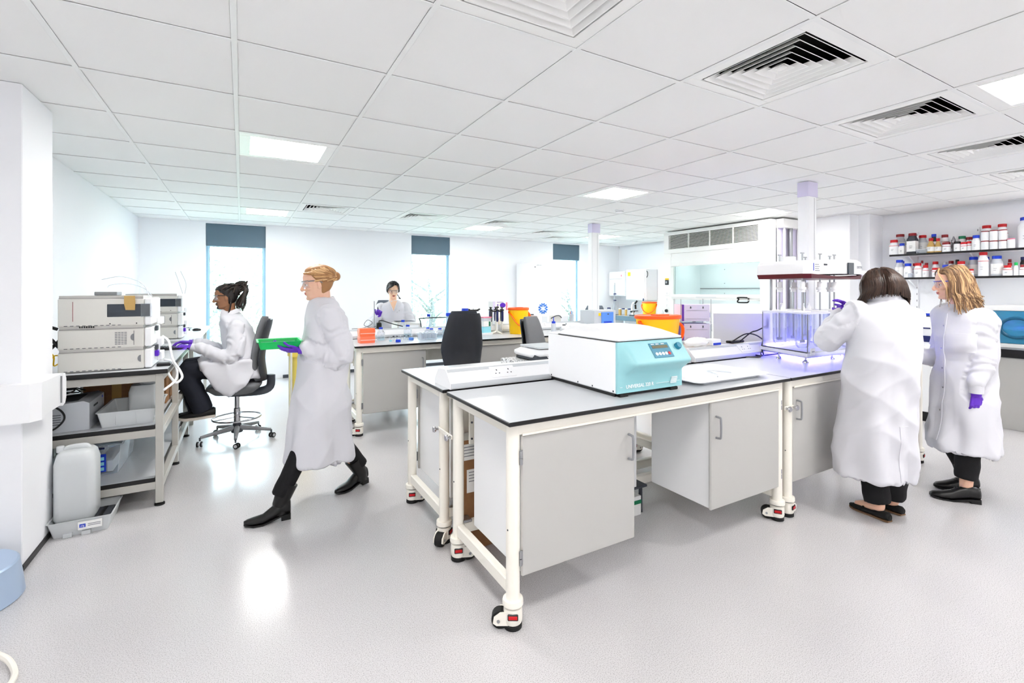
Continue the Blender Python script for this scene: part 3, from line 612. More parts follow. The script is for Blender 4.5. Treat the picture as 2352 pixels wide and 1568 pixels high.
MB().lathe([(.07,0),(.07,.05),(.06,.055)],(4.1,2.38,HZ+.14),20).build('motor_cap','plastic_white',db)
for x in (4.0,4.5): MB().cyl((x,2.46,.38),(x,2.46,HZ+.01),.012,n=12).build('lift_column','steel',db)
# service poles
for i, (x, y, lb) in enumerate(((4.94,2.66,'white service pole rising to the ceiling behind the water bath'),(4.98,6.03,'white service pole rising to the ceiling beside the blue-fronted machine'))):
    t = thing('service_pole', lb, 'pole', (x,y,0), 0)
    MB().prism([(-.065,-.05),(.065,-.05),(.08,-.035),(.08,.05),(-.08,.05),(-.08,-.035)], 'z', ZT+.0005, ZC-.002).build('pole_body','panel_light',t); B('pole_seam','mid_grey',t,.028,.031,-.0515,-.049,.95,ZC-.16,b=0); B('ceiling_collar','lilac',t,-.085,.085,-.055,.055,ZC-.15,ZC-.004)
# ------------------------------------------------------------------ left bench, instruments and goods
lb = thing('instrument_bench', 'grey metal framed bench with two shelves under the stacked instruments', 'bench', (0,0,0))
YA, YZ = 3.98, 5.86
MB().box(-1.32, -.44, YA, YZ, .905, .934, b=.003).build('worktop', 'black', lb); B('laminate', 'laminate', lb, -1.318, -.442, YA+.003, YZ-.003, .934, .936, b=0)
for x in (-.49, -1.27):
    for y in (4.03, 4.90, 5.78):
        l = B('leg', 'grey_metal', lb, x-.022, x+.022, y-.022, y+.022, .02, .905, b=.003)
        MB().lathe([(.03,0),(.03,.012),(.012,.016),(.012,.03)],(x,y,0),16).build('foot','rubber',l)
for z, nm in ((.85,'top_rail'),(.475,'shelf_rail'),(.115,'shelf_rail')):
    for x in (-.49,-1.27): B(nm, 'grey_metal', lb, x-.02, x+.02, 4.05, 5.76, z, z+.05)
    for y in (4.03, 5.78): B(nm, 'grey_metal', lb, -1.25, -.51, y-.02, y+.02, z, z+.05)
for z in (.526, .166):
    s = MB().box(-1.25,-.515,4.012,5.80,z,z+.028,b=.002).build('shelf','black',lb); MB().box(-1.248,-.517,4.015,5.797,z+.028,z+.030).build('shelf_laminate','laminate',s)
def hplc(y0, y1, x0, x1, label, det=True):
    t = thing('chromatography_stack', label, 'instrument', (x0, y0, .9365), group='stacked beige chromatography instruments')
    w, d = x1-x0, y1-y0
    for i, (z0, z1) in enumerate(((0,.146),(.146,.293),(.293,.495))):
        mb = MB().box(.0, w-.045, 0, d, z0+.004, z1-.016, b=.005).build('module', 'beige', t)
        MB().box(.006, w-.05, .005, d-.005, z1-.016, z1+.004).build('module_top', 'beige_dark', mb)
        MB().box(w-.044, w, .002, d-.002, z0+.006, z1-.012, b=.008).build('front_door', 'plastic_white', mb)
        MB().box(.004, w-.05, -.0012, .001, z1-.014, z1-.0125).build('seam_line', 'dark_grey', mb)
        if i == 2:
            MB().box(.075, w-.06, -.0018, .001, z0+.04, z1-.035).build('side_panel', 'beige', mb); MB().box(.073,.0755,-.0025,.001,z0+.04,z1-.035).build('seam_line','dark_red',mb)
            q = MB().box(.245, w-.012, -.004, .001, z0+.065, z0+.15, b=.002).build('viewing_window', 'smoke', mb); MB().box(w-.062,w+.001,-.005,.03,z0+.06,z0+.155,b=.002).build('window_edge','clear_plastic',q)
            for x in (.26,.4): MB().cyl((x,-.003,z0+.02),(x,.001,z0+.02),.004,n=8).build('screw','black',mb)
            for k in range(7): MB().box(.105+.0115*k,.111+.0115*k,-.0025,.001,z0-.004,z0+.008).build('air_slot','black',mb)
            B('front_screen','panel_light',mb,w-.001,w+.0015,.06,.22,z0+.06,z0+.15,b=0)
        else:
            px = w-.10 if i == 1 else w-.062
            MB().prism([(px+.018*math.cos(a), z0+.073+.024*math.sin(a)) for a in np.linspace(PI/2,1.5*PI,9)], 'y', -.0025, .001).build('finger_grip','mid_grey',mb)
            if i == 1:
                MB().box(px-.0005,px+.0015,-.002,.001,z0+.02,z1-.03).build('seam_line','dark_grey',mb)
                for c in range(4):
                    for r_ in range(8): MB().box(.285+.0165*c,.298+.0165*c,-.002,.001,z0+.027+.011*r_,z0+.032+.011*r_).build('vent_slot','mid_grey',mb)
        for k in range(10): MB().box(.03+.03*k,.047+.03*k,-.0018,.001,z0+.009,z0+.0125).build('air_slot','dark_grey',mb)
    B('front_bracket','plastic_white',t,w+.001,w+.028,.20,.34,.13,.19); B('front_bracket','plastic_white',t,w+.001,w+.028,.2,.34,.29,.34); B('front_bracket','plastic_white',t,w+.001,w+.03,.2,.34,.03,.09)
    B('valve_block','purple',t,w+.001,w+.022,.10,.16,.07,.11); B('valve_block','dark_grey',t,w+.001,w+.018,.1,.15,.25,.285); B('valve_block','dark_grey',t,w+.001,w+.018,.1,.15,.115,.15)
    return t
hplc(4.055, 4.43, -1.02, -.535, 'tall beige instrument stack nearest the pillar')
hplc(6.40, 6.77, -1.08, -.575, 'beige instrument stack farther back, on the desk by the window')
tag(MB().box(-.86,-.74,4.15,4.30,1.4365,1.462,b=.003).build('grey_case','mid_grey'), 'small grey box on top of the near instrument stack', 'box')
t = thing('tan_tape', 'tan tape flap stuck over the instrument window', 'tape', (-.655,4.046,1.36)); MB().prism([(-.03,.075),(.028,.075),(.03,.03),(.028,-.022),(-.022,-.02),(-.03,.02)],'y',-.0035,-.0015).build('tape_flap','amber',t)
tag(MB().box(-.52,-.44,4.12,4.20,.9365,.957,b=.004).build('black_adapter','black'), 'small flat black box at the bench corner', 'adapter')
def tubes(lst, nm, m, r, lab, cat):
    for p, l in zip(lst, lab): tag(MB().tube(p, r, 8, smooth=8).build(nm, m), l, cat)
tubes([[(-.50,4.25,1.14),(-.46,4.22,1.10),(-.43,4.15,.98),(-.385,4.12,.90),(-.37,4.10,.85),(-.40,4.08,.82),(-.43,4.06,.86),(-.455,4.1,.90)], [(-.50,4.35,.955),(-.455,4.28,.953),(-.418,4.2,.92),(-.40,4.12,.87),(-.412,4.06,.83),(-.455,3.95,.80)]], 'waste_hose', 'plastic_white', .008, ['thick white hose looping over the bench corner','thin white hose drooping beneath the looped one'], 'hose')
tubes([[(-.57,4.2,1.43),(-.62,4.25,1.52),(-.75,4.35,1.57),(-.88,4.45,1.55)], [(-.56,4.25,1.43),(-.62,4.3,1.49),(-.72,4.35,1.52),(-.82,4.4,1.51),(-.84,4.4,1.49)], [(-.58,6.5,1.435),(-.62,6.5,1.58),(-.65,6.5,1.68)], [(-.56,6.5,1.435),(-.55,6.5,1.55),(-.60,6.5,1.69)]], 'solvent_tubing', 'cloudy', .0025,
  ['thin clear tube arching highest above the near instrument stack','thin clear tube curving lower above the near instrument stack','left of two thin clear tubes above the far instrument stack','right of two thin clear tubes above the far instrument stack'], 'tube')
tubes([[(-1.02,4.2,1.02),(-1.06,4.15,.98),(-1.05,4.1,1.05),(-1.09,4.08,1.1)],[(-1.02,4.3,1.0),(-1.07,4.2,1.04),(-1.08,4.1,.96)]],'rear_cable','yellow',.004,['short yellow cable loop behind the near instruments','second yellow cable behind the near instruments'],'cable')
tubes([[(-1.03,4.1,1.22),(-1.08,4.08,1.24),(-1.12,4.06,1.22)],[(-1.03,4.15,1.15),(-1.09,4.1,1.05),(-1.07,4.08,.97),(-1.12,4.1,.945)],[(-1.03,4.12,1.1),(-1.07,4.1,1.16),(-1.1,4.1,1.08),(-1.08,4.08,1.0)]],'power_lead','black',.01,['thick black lead at the back of the near instruments, top one','thick black lead hanging down behind the near instruments','thick black lead bunched mid-height behind the instruments'],'cable')
# laptop keyboard the man types on
kb = thing('keyboard', 'black keyboard under the purple gloved hands', 'keyboard', (-.76,5.20,.9365), 0)
MB().prism([(0,0),(.34,0),(.34,.012),(0,.03)],'y',.0,.15).build('keyboard_body','black',kb)
km = MB().box(0,.019,0,.018,0,.005,b=.001).mesh('key','dark_grey')
for r_ in range(5):
    for c in range(13): share(km,'key',kb,(.02+.024*c,.015+.025*r_,.03-(.02+.024*c)*.053))
t = thing('pen_cup', 'black mouse on the desk behind the typing man', 'mouse', (-.52,7.55,.9365)); MB().ell((0,0,.012),(.05,.03,.022),16,10).build('mouse_body','black',t)
t.name = 'mouse'
dk = thing('side_desk', 'pale desk against the wall beyond the typing man', 'desk', (0,0,0))
MB().box(-1.32,-.42,6.15,8.6,.905,.935,b=.003).build('desk_top','laminate',dk)
for y in (6.25,8.5): B('leg','grey_metal',dk,-.5,-.46,y-.02,y+.02,0,.905); B('leg','grey_metal',dk,-1.28,-1.24,y-.02,y+.02,0,.905)
k2 = thing('spare_keyboard', 'dark keyboard on the pale desk by the window', 'keyboard', (-.78,7.62,.9365)); B('keyboard_body','black',k2,0,.18,0,.36,0,.018)
for r_ in range(4):
    for c in range(8): share(km,'key',k2,(.02+.036*r_,.02+.042*c,.018))
# goods on the shelves
t = thing('label_printer', 'grey printer on the bench shelf, cables piled on top', 'printer', (-1.2,4.08,.557)); MB().prism([(0,0),(.33,0),(.33,.175),(.30,.19),(0,.16)],'y',0,.38).build('printer_body','plastic_grey',t); B('slot','dark_grey',t,.331,.333,.1,.2,.13,.142,b=0); B('badge','blue',t,.331,.333,.32,.335,.15,.165,b=0); B('paper_cover','dark_grey',t,.06,.28,.06,.3,.165,.186); 
for k in range(5): B('vent_slot','dark_grey',t,.14,.19,-.002,.001,.05+.015*k,.054+.015*k,b=0)
rnd = random.Random(5)
for k, lab in enumerate(('upper tangled black cable on the printer','lower tangled black cable on the printer')):
    pts = [(-1.03+.09*math.cos(i*1.9+k)+rnd.uniform(-.03,.03), 4.25+.1*math.sin(i*1.7+k)+rnd.uniform(-.03,.03), .775+.006*i+rnd.uniform(-.005,.02)) for i in range(12)]
    tag(MB().tube(pts,.0045,6,smooth=5).build('tangled_cable','black'),lab,'cable')
tag(MB().tube([(-1.06,4.06,.75),(-1.0,4.05,.70),(-.985,4.045,.65),(-1.02,4.04,.60),(-1.08,4.04,.57)],.006,8,smooth=6).build('hanging_cable','black'),'black cable curving down the front of the printer','cable')
t = thing('carton', 'dark brown cardboard carton at the back of the bench shelf', 'box', (-1.05,4.75,.557)); MB().box(0,.42,0,.4,0,.28,b=.003).build('carton_body','cardboard',t); B('tape_strip','amber',t,.17,.23,-.001,.001,0,.28,b=0)
t = thing('file_box', 'second brown carton with a grey side on the bench shelf', 'box', (-.62,4.72,.557)); MB().box(0,.09,0,.35,0,.29,b=.003).build('carton_body','cardboard',t); B('carton_side','plastic_grey',t,-.002,.0,.02,.2,.05,.25,b=0)
ft = thing('storage_tray', 'white plastic tray on the bench shelf', 'tray', (-.83,4.06,.557))
def open_box(parent, nm, m, w, d, h, th=.004, fl=.02, base=.0):
    return MB().loft([rr(fl,w-fl,fl,d-fl,.012,base), rr(0,w,0,d,.015,h), rr(-.008,w+.008,-.008,d+.008,.018,h), rr(-.008,w+.008,-.008,d+.008,.018,h+.004), rr(th,w-th,th,d-th,.013,h+.002), rr(fl+th,w-fl-th,fl+th,d-fl-th,.01,base+th), rr(w*.45,w*.55,d*.45,d*.55,.005,base+th)]).build(nm,m,parent)
open_box(ft,'tray_body','milky',.32,.5,.10)
for x in (.09,.2): B('tray_rib','milky',ft,x,x+.004,-.0,.012,.012,.095,b=0)
t = thing('jug_in_tray', 'white translucent bag-topped jug standing in the plastic tray', 'jug', (-.70,4.26,.563)); MB().loft([rr(0,.16,0,.16,.03,0),rr(-.002,.162,-.002,.162,.03,.18),rr(.01,.15,.01,.15,.04,.225)]).build('jug_body','milky',t); mm=MB(); mm.ell((.1,.08,.245),(.06,.06,.03),14,8); mm.v=[(x+rnd.uniform(-.01,.01),y+rnd.uniform(-.01,.01),z+rnd.uniform(-.008,.01)) for x,y,z in mm.v]; mm.build('plastic_bag','cloudy',t)
cb = thing('clear_storage_box', 'clear plastic box with blue handles on the lower shelf', 'storage box', (-1.02,4.22,.197)); open_box(cb,'box_shell','clear_plastic',.29,.56,.20,th=.003)
B('box_lid','clear_plastic',cb,-.005,.295,-.01,.57,.205,.215); MB().tube([(.12,-.012,.19),(.16,-.03,.195),(.2,-.012,.19)],.007,8,smooth=4).build('clip_handle','navy',cb)
bp = MB().box(.135,.21,-.014,-.006,.03,.15).build('product_label','blue',cb)
for k in range(3): MB().box(.145,.20,-.016,-.0135,.04+.035*k,.062+.035*k).build('label_picture','aqua',bp)
for k in range(6): 
    MB().box(.03+.035*k,.06+.035*k,.05,.5,.01,.06+.012*(k%3)).build('packet','paper' if k%2 else 'panel_light',cb)
jt = thing('spill_tray', 'shallow white spill tray on the floor under the jerrycan', 'tray', (-.992,3.755,0)); jt.scale = (.70,.72,.78); open_box(jt,'tray_body','milky',.42,.42,.12,fl=.03); B('grating','dark_grey',jt,.04,.38,.04,.38,.06,.07); 
for k in range(5): B('grating_rib','black',jt,.06+.06*k,.09+.06*k,.05,.37,.0702,.074,b=0)
for k in range(2): B('tray_foot','milky',jt,.1+.12*k,.16+.12*k,-.004,.03,.0,.03)
lbq = MB().box(.20,.36,-.008,-.003,.045,.105).build('spill_label','paper',jt); MB().box(.21,.25,-.0095,-.0075,.062,.088).build('emblem','blue',lbq); text('pig',.022,'paper',lbq,(.23,-.0098,.076),FRONT)
for k in range(2): MB().box(.265,.35,-.0095,-.0075,.068+.012*k,.072+.012*k).build('print_line','print_grey',lbq)
jc = thing('jerrycan', 'large white translucent jerrycan in the spill tray', 'jerrycan', (-.985,3.80,.0585)); jc.scale = (.64,.72,1.03)
MB().loft([rr(.02,.29,.02,.24,.05,0),rr(0,.31,0,.26,.06,.03),rr(0,.31,0,.26,.06,.35),rr(.015,.295,.015,.245,.07,.40),rr(.04,.27,.04,.22,.06,.42)]).build('can_body','milky',jc,sharp=60)
MB().tube([(.07,.13,.41),(.07,.13,.425),(.13,.13,.432),(.22,.13,.43),(.25,.13,.41)],.016,10,smooth=4).build('can_handle','milky',jc); MB().lathe([(.03,.41),(.03,.44),(.027,.443)],(.03,.13,0),14).build('can_cap','milky',jc)
mat('steel_blue',(176,196,222),.3,.35)
t = thing('waste_bin', 'curved brushed blue-grey metal bin at the left edge', 'bin', (-1.14,3.17,0)); MB().lathe([(.215,0),(.22,.006),(.212,.08),(.20,.165),(.192,.172),(.0,.176)],n=48).build('bin_body','steel_blue',t); B('bin_rim','plastic_white',t,-.1,.1,-.1,.1,.1765,.186)
tag(MB().tube([(-.86,2.66,.03),(-.80,2.60,.02),(-.76,2.53,.012),(-.745,2.47,.012),(-.76,2.42,.012),(-.85,2.38,.012)],.011,8,smooth=6).build('floor_hose','cream'),'cream hose curling on the floor at the lower left corner','hose')
# ------------------------------------------------------------------ office chairs
def chair(label, loc, rz, seat_z, fab, shell, base=True, top=None, arm=False):
    """swivel lab chair facing +X; local origin on the floor under the gas lift"""
    t = thing('office_chair', label, 'chair', loc, rz, 'swivel laboratory chairs')
    h = seat_z
    def ring_(sx, sy, z, dx=0): return [(dx+sx*(abs(math.cos(a))**.6)*math.copysign(1,math.cos(a)), sy*(abs(math.sin(a))**.6)*math.copysign(1,math.sin(a)), z+(-.03*max(0,math.cos(a))**3 if z > h-.05 else 0)) for a in np.linspace(0,2*PI,33)[:-1]]
    MB().loft([ring_(.17,.17,h-.09,.02),ring_(.22,.21,h-.05,.02),ring_(.24,.235,h-.02,.02),ring_(.235,.23,h+.005,.02),ring_(.19,.18,h+.02,.02),ring_(.05,.05,h+.018,.02)]).build('seat',fab,t,sharp=70)
    def back(m, y, th, w, off, ex=0):
        out = []
        for i in range(15):
            s = i/14; z = h+.02+s*((top or .62)+ex); 
            x = -.21-.02*math.sin(s*PI*1.0)*(-1)-.13*max(0,s-.35)**1.1+off-.03*(1-s)
            hw = w*(.78+.3*math.sin(min(1,s*1.7)*PI/2))*(1-.30*max(0,s-.45)/.55)*(1 if s > .02 else .8)*(1 if s < .9 else 1-.10*((s-.9)/.1)**2)
            row = []
            for a in np.linspace(0,2*PI,21)[:-1]:
                cy, cx = math.sin(a), math.cos(a)
                row.append((x+cx*th*(.5 if i in (0,14) else .85 if i in (1,13) else 1)-.035*(1-cy*cy)*0+.04*cy*cy, hw*math.copysign(abs(cy)**.7,cy), z))
            out.append(row)
        return out
    MB().loft(back(0,0,.04,.212,.035,.025)).build('backrest',fab,t,sharp=70)
    MB().loft(back(0,0,.016,.225,-.018)).build('back_shell',shell,t,sharp=70)
    MB().tube([(-.02,0,h-.10),(-.2,0,h-.1),(-.29,0,h-.06),(-.30,0,h+.06)],.028,10,smooth=4,flat=1.6).build('back_bracket','dark_grey',t)
    MB().lathe([(.03,.13),(.03,h-.25),(.022,h-.245),(.022,h-.09)],n=18).build('gas_lift','chrome',t)
    MB().box(-.09,.09,-.08,.08,h-.125,h-.085,b=.02).build('mechanism','dark_grey',t); MB().cyl((.05,-.2,h-.1),(.05,-.08,h-.1),.006,n=8).build('lever','dark_grey',t)
    if base:
        fr_ = MB().tube([(.21*math.cos(a),.21*math.sin(a),.22) for a in np.linspace(0,2*PI,33)[:-1]],.009,8,closed=True).build('foot_ring','chrome',t)
        for a in (.4,2.5,4.6): MB().cyl((.03*math.cos(a),.03*math.sin(a),.225),(.21*math.cos(a),.21*math.sin(a),.22),.006,n=6).build('ring_spoke','chrome',fr_)
    MB().lathe([(.05,.075),(.055,.10),(.04,.14),(.034,.17)],n=18).build('base_hub','dark_grey',t)
    for k in range(5):
        a = 2*PI*k/5+.35; c, s = math.cos(a), math.sin(a)
        l = MB().tube([(.03*c,.03*s,.12),(.15*c,.15*s,.105),(.31*c,.31*s,.085)],[.028,.022,.014],10,smooth=4,flat=1).build('base_leg','handle_grey',t)
        w = Matrix.Translation((.315*c,.315*s,0)) @ Matrix.Rotation(a+1.1,4,'Z')
        cs = MB().cyl((0,0,.055),(0,0,.085),.008,n=8).xf(w).build('castor','dark_grey',l)
        for q in (-.016,.016): MB().lathe([(.024,-.007),(.0255,-.004),(.0255,.004),(.024,.007)],n=18).xf(w @ Matrix.Translation((.012,q,.027)) @ Matrix.Rotation(PI/2,4,'X')).build('castor_wheel','rubber',l)
        MB().lathe([(.014,-.026),(.015,-.0245),(.015,.0245),(.014,.026)],n=14).xf(w @ Matrix.Translation((.012,0,.027)) @ Matrix.Rotation(PI/2,4,'X')).build('castor_cap','plastic_grey',l)
    return t
mat('fabric_grey',(112,114,118),.9,bump=.3,bscale=400); mat('fabric_dark',(52,56,64),.85,bump=.3,bscale=400); mat('shell_black',(42,45,52),.5); mat('fabric_slate',(96,104,116),.9,bump=.2,bscale=400)
chair('grey office chair with the man typing on it', (-.04,5.41,0), PI-.07, .56, 'fabric_grey', 'shell_black', top=.60)
chair('black-backed office chair pushed towards the far bench', (1.93,4.62,0), PI/2+.12, .60, 'fabric_dark', 'shell_black', top=.62)
chair('grey office chair standing behind the laboratory balance', (2.86,4.20,0), -1.0, .58, 'fabric_grey', 'shell_black', top=.56)
chair('slate office chair behind the seated woman', (1.88,6.98,0), -PI/2-.25, .62, 'fabric_slate', 'shell_black', top=.66)
chair('pale slate chair in front of the right-hand window', (5.9,7.1,0), -2.2, .55, 'fabric_slate', 'shell_black', top=.58)

# yellow waste sack on its stand, beyond the walking person
mat('sack_yellow',(250,226,110),.5,bump=.4,bscale=18)
ws = thing('waste_sack', 'pale yellow waste sack hanging on a white stand behind the walking person', 'waste sack', (.60,5.80,0))
for x, y in ((-.13,-.12),(.13,-.12),(-.13,.12),(.13,.12)): MB().cyl((x,y,.03),(x,y,.80),.010,n=8).build('stand_leg','metal_white',ws); MB().lathe([(.018,0),(.02,.01),(.012,.035)],(x,y,0),10).build('stand_foot','dark_grey',ws)
MB().tube([(.14*math.cos(a),.13*math.sin(a),.80) for a in np.linspace(0,2*PI,25)[:-1]],.012,8,closed=True).build('sack_ring','metal_white',ws)
mm = MB(); mm.lathe([(.05,.13),(.10,.15),(.115,.3),(.12,.55),(.118,.72),(.135,.79),(.155,.81),(.15,.74)],n=28); rnd = random.Random(21)
mm.v = [(x*(1+.07*math.sin(7*math.atan2(y,x)+z*9)), y*(1+.07*math.sin(5*math.atan2(y,x)+z*11)), z) for x, y, z in mm.v]; mm.build('sack','sack_yellow',ws,sharp=70)
# ------------------------------------------------------------------ far bench: glassware and tools
DY = 3.135
def flask(label, x, y, r, h, cap='blue', m='clear_plastic', cone=False, z=ZT, group='glass bottles with blue caps'):
    t = thing('reagent_bottle', label, 'bottle', (x,y,z), group=group)
    prof = [(r*.93,0),(r,.006),(r,h*.6),(r*.42,h*.82),(r*.40,h*.9)] if not cone else [(r*.95,0),(r,.006),(r*.85,h*.3),(r*.38,h*.82),(r*.36,h*.9)]
    MB().lathe(prof,n=20).build('bottle_body',m,t); MB().lathe([(r*.5,h*.86),(r*.5,h*.99),(r*.46,h)],n=20).build('cap',cap,t)
    lq = MB().lathe([(r*.9,.003),(r*.95,.008),(r*.95,h*.28),(0,h*.281)],n=18).build('liquid','glass',t)
    g = MB(); 
    for k in range(3): MB().box(-r*.3,r*.25,-r*1.015,-r*.98,h*(.3+.07*k),h*(.31+.07*k)).build('scale_mark','print_grey',t)
    return t
flask('small blue-capped bottle nearest the orange trays', 1.36, 5.36, .042, .145)
flask('blue-capped bottle in front of the seated woman, lower one', 1.72, 5.52, .045, .15); flask('blue-capped bottle by the seated woman, behind the lower one', 1.80, 5.98, .045, .18)
flask('slim blue-capped bottle right of the seated woman', 2.16, 6.02, .045, .245, cone=True); flask('tall blue-capped bottle left of the large conical flask', 2.20, 5.42, .07, .285)
flask('large conical flask with a blue cap beside the black chair', 2.42, 5.42, .085, .335, cone=True)
flask('squat blue-capped jar, left of a close pair', 1.98, 5.42, .042, .105); flask('squat blue-capped jar, right of a close pair', 2.06, 5.35, .042, .11); flask('squat jar with lighter blue cap behind the close pair', 1.97, 5.52, .04, .11)
flask('blue-capped bottle half hidden by the black chair, upper', 2.58, 5.98, .04, .26); flask('blue-capped bottle half hidden by the black chair, lower', 2.53, 5.48, .035, .16)
for i, (x, y, a, c, lb_) in enumerate(((1.47,5.06,0,'blue','loose blue cap lying near the bench edge'),(1.66,5.20,.6,'sky_blue','tilted blue cap behind the loose one'),(1.42,5.17,.2,'aqua','tiny pale blue cap among the vials'))):
    t = thing('bottle_cap', lb_, 'cap', (x,y,ZT), a); MB().lathe([(.026,0),(.027,.003),(.027,.026),(.024,.028)] if i < 2 else [(.014,0),(.014,.014)],n=18).build('cap_shell',c,t); MB().lathe([(.0275,.004),(.0285,.006),(.0275,.008)] if i<2 else [(.0145,.004),(.015,.006),(.0145,.008)],n=18).build('cap_ridge',c,t)
ordn = ['first','second','third','fourth','fifth','sixth','seventh','eighth','ninth','tenth','eleventh','twelfth','thirteenth','fourteenth','fifteenth','sixteenth','seventeenth','eighteenth','nineteenth','twentieth','twenty-first','twenty-second','twenty-third','twenty-fourth','twenty-fifth','twenty-sixth','twenty-seventh']
for i in range(7):
    t = thing('vial', '%s small clear vial from the left in the row beside the loose caps' % ordn[i], 'vial', (1.425+.042*i, 5.235-.006*(i%2), ZT), group='clear vials on the far bench'); MB().lathe([(.011,0),(.012,.002),(.012,.035),(.008,.042)],n=12).build('vial_body','clear_plastic',t); MB().lathe([(.010,.042),(.010,.052)],n=12).build('stopper','dark_grey' if i%3 else 'plastic_grey',t)
rk = thing('tube_rack', 'clear plastic rack of small tubes in the middle of the far bench', 'rack', (1.74,5.10,ZT), .05)
open_box(rk,'rack_body','clear_plastic',.20,.12,.07,fl=.006)
for i in range(4):
    for j in range(2): MB().lathe([(.012,.01),(.013,.012),(.013,.075),(.015,.077),(.015,.084)],(.03+.045*i,.035+.05*j,0),12).build('tube','cloudy',rk)
for i, (z, s, lb_) in enumerate(((0,1,'lower coral pipette-tip box at the bench corner'),(.07,1.02,'upper coral pipette-tip box stacked at the bench corner'))):
    t = thing('tip_box', lb_, 'box', (1.085,5.12,ZT+z), .06, 'coral tip boxes'); MB().loft([rr(.0,.155,0,.11,.008,0),rr(-.004,.16,-.003,.113,.008,.05 if i==0 else .055),rr(.0,.156,.0,.11,.008,.0695 if i==0 else .085)]).build('box_body','coral' if i==0 else 'orange_clear',t); MB().box(.0,.156,-.0045,-.002,.03,.034).build('lid_seam','paper',t)
t = thing('retort_stand', 'thin steel retort rod standing at the left end of the far bench', 'stand', (1.50,6.25,ZT)); MB().cyl((0,0,.01),(0,0,.42),.006,n=10).build('rod','steel',t); B('base_plate','mid_grey',t,-.06,.06,-.09,.09,0,.012)
t = thing('computer_mouse', 'black power plug block on the spine of the far bench', 'plug', (1.42,5.69,1.0145)); MB().box(-.03,.03,-.03,.03,0,.075,b=.012).build('plug_body','black',t); MB().tube([(0,0,.074),(.01,.01,.095),(.06,.02,.09),(.16,.03,.055),(.3,.03,.015)],.006,8,smooth=5).build('lead','black',t); t.name='plug_block'
tag(MB().tube([(1.12,5.75,1.02),(1.25,5.72,1.03),(1.35,5.72,1.08),(1.3,5.74,1.12),(1.26,5.74,1.06),(1.34,5.72,1.03),(1.42,5.73,1.05),(1.47,5.76,1.03)],.004,8,smooth=8).build('grey_cable','mid_grey'),'grey looped cable at the left end of the far bench','cable')
sc_ = thing('screen_panel', 'glass splash panel with a dark edge between the bottles', 'panel', (2.02,5.86,ZT)); MB().tube([(0,0,0),(-.03,0,.17),(-.02,0,.20),(.35,.02,.205)],.008,8,smooth=3).build('panel_edge','dark_grey',sc_); MB().box(-.02,.36,-.002,.002,.0,.198).build('panel_glass','clear_plastic',sc_)
t = thing('microscope_box', 'low cream instrument in front of the seated woman', 'instrument', (1.75,6.06,ZT), .1); MB().prism([(0,0),(.34,0),(.34,.12),(.04,.15),(0,.13)],'y',0,.2).build('housing','beige',t); B('top_strip','dark_grey',t,.02,.26,.02,.18,.1505,.156); B('front_plate','plastic_white',t,.02,.3,-.004,.001,.02,.10)
t = thing('clamp_boss', 'black retort clamp above the black chair', 'clamp', (2.78,5.95,ZT)); MB().cyl((0,0,0),(0,0,.31),.006,n=8).build('rod','steel',t); MB().box(-.07,.08,-.012,.012,.27,.295,b=.006).build('clamp_arm','black',t); MB().box(-.09,-.05,-.02,.02,.262,.305,b=.008).build('jaw','black',t); MB().cyl((.05,0,.28),(.1,0,.30),.012,n=8).build('thumb_screw','black',t); MB().tube([(-.09,0,.28),(-.13,0,.31),(-.17,0,.29),(-.19,0,.22)],.003,6,smooth=5).build('wire','mid_grey',t); B('base_plate','mid_grey',t,-.06,.06,-.08,.08,0,.01)
# small stacked goods right of the black chair
for nm, lb_, d, m, z in (('aqua_tub','pale aqua tub at the bottom of the small stack','z0','aqua',0),('slide_box','white and green packet in the middle of the small stack','z1','paper',.105),('pink_tray','pink-rimmed clear tray on top of the small stack','z2','clear_plastic',.175)):
    t = thing(nm, lb_, 'box', (2.62,5.30,ZT+z), .1)
    if m == 'aqua': MB().loft([rr(-.01,.12,0,.11,.01,0),rr(0,.11,.005,.105,.01,.1048)]).build('tub_body','aqua',t); B('tub_foot','plastic_white',t,-.02,.13,-.01,.12,0,.03)
    elif m == 'paper': B('packet_body','paper',t,0,.11,0,.1,0,.0695); B('green_end','dark_green',t,.075,.1,-.0015,.0,.005,.065,b=0)
    else: B('tray_body','cloudy',t,0,.115,0,.1,0,.04); B('tray_rim','pink',t,-.004,.119,-.004,.104,.04,.052)
ps = thing('pipette_stand', 'carousel stand hung with dark blue pipettes', 'pipette stand', (2.86,5.42,ZT))
MB().lathe([(.018,.02),(.013,.05),(.011,.28),(.02,.30)],n=16).build('column','cream',ps)
for k in range(4):
    a = k*PI/2+.4; MB().tube([(0,0,.035),(.05*math.cos(a),.05*math.sin(a),.018),(.095*math.cos(a),.095*math.sin(a),.006)],[.016,.013,.009],8,smooth=3).build('foot','cream',ps)
MB().lathe([(.075,.285),(.08,.29),(.08,.30),(.03,.305)],n=24).build('carousel','black',ps)
for k in range(6):
    a = k*PI/3+.2; x, y = .085*math.cos(a), .085*math.sin(a)
    p = MB().lathe([(.004,.05),(.007,.10),(.009,.16)],(x,y,0),10).build('pipette','plastic_white',ps); MB().lathe([(.012,.16),(.015,.19),(.015,.28),(.011,.30)],(x,y,0),12).build('pipette_body','navy' if k%3 else 'dark_grey',p); MB().box(x-.02,x+.02,y-.012,y+.012,.30,.315,b=.004).build('finger_rest','black',p); MB().lathe([(.006,.315),(.006,.335),(.012,.337),(.012,.345)],(x,y,0),10).build('plunger','black',p)
MB().tube([(0,0,.30),(0,0,.335),(.02,0,.35),(.035,0,.335)],.007,8,smooth=3).build('hook','black',ps)
bin_('tall yellow bin with orange lid among the pipettes on the far bench', (3.12,5.30,ZT), .135, .12, .33, .86, 0)
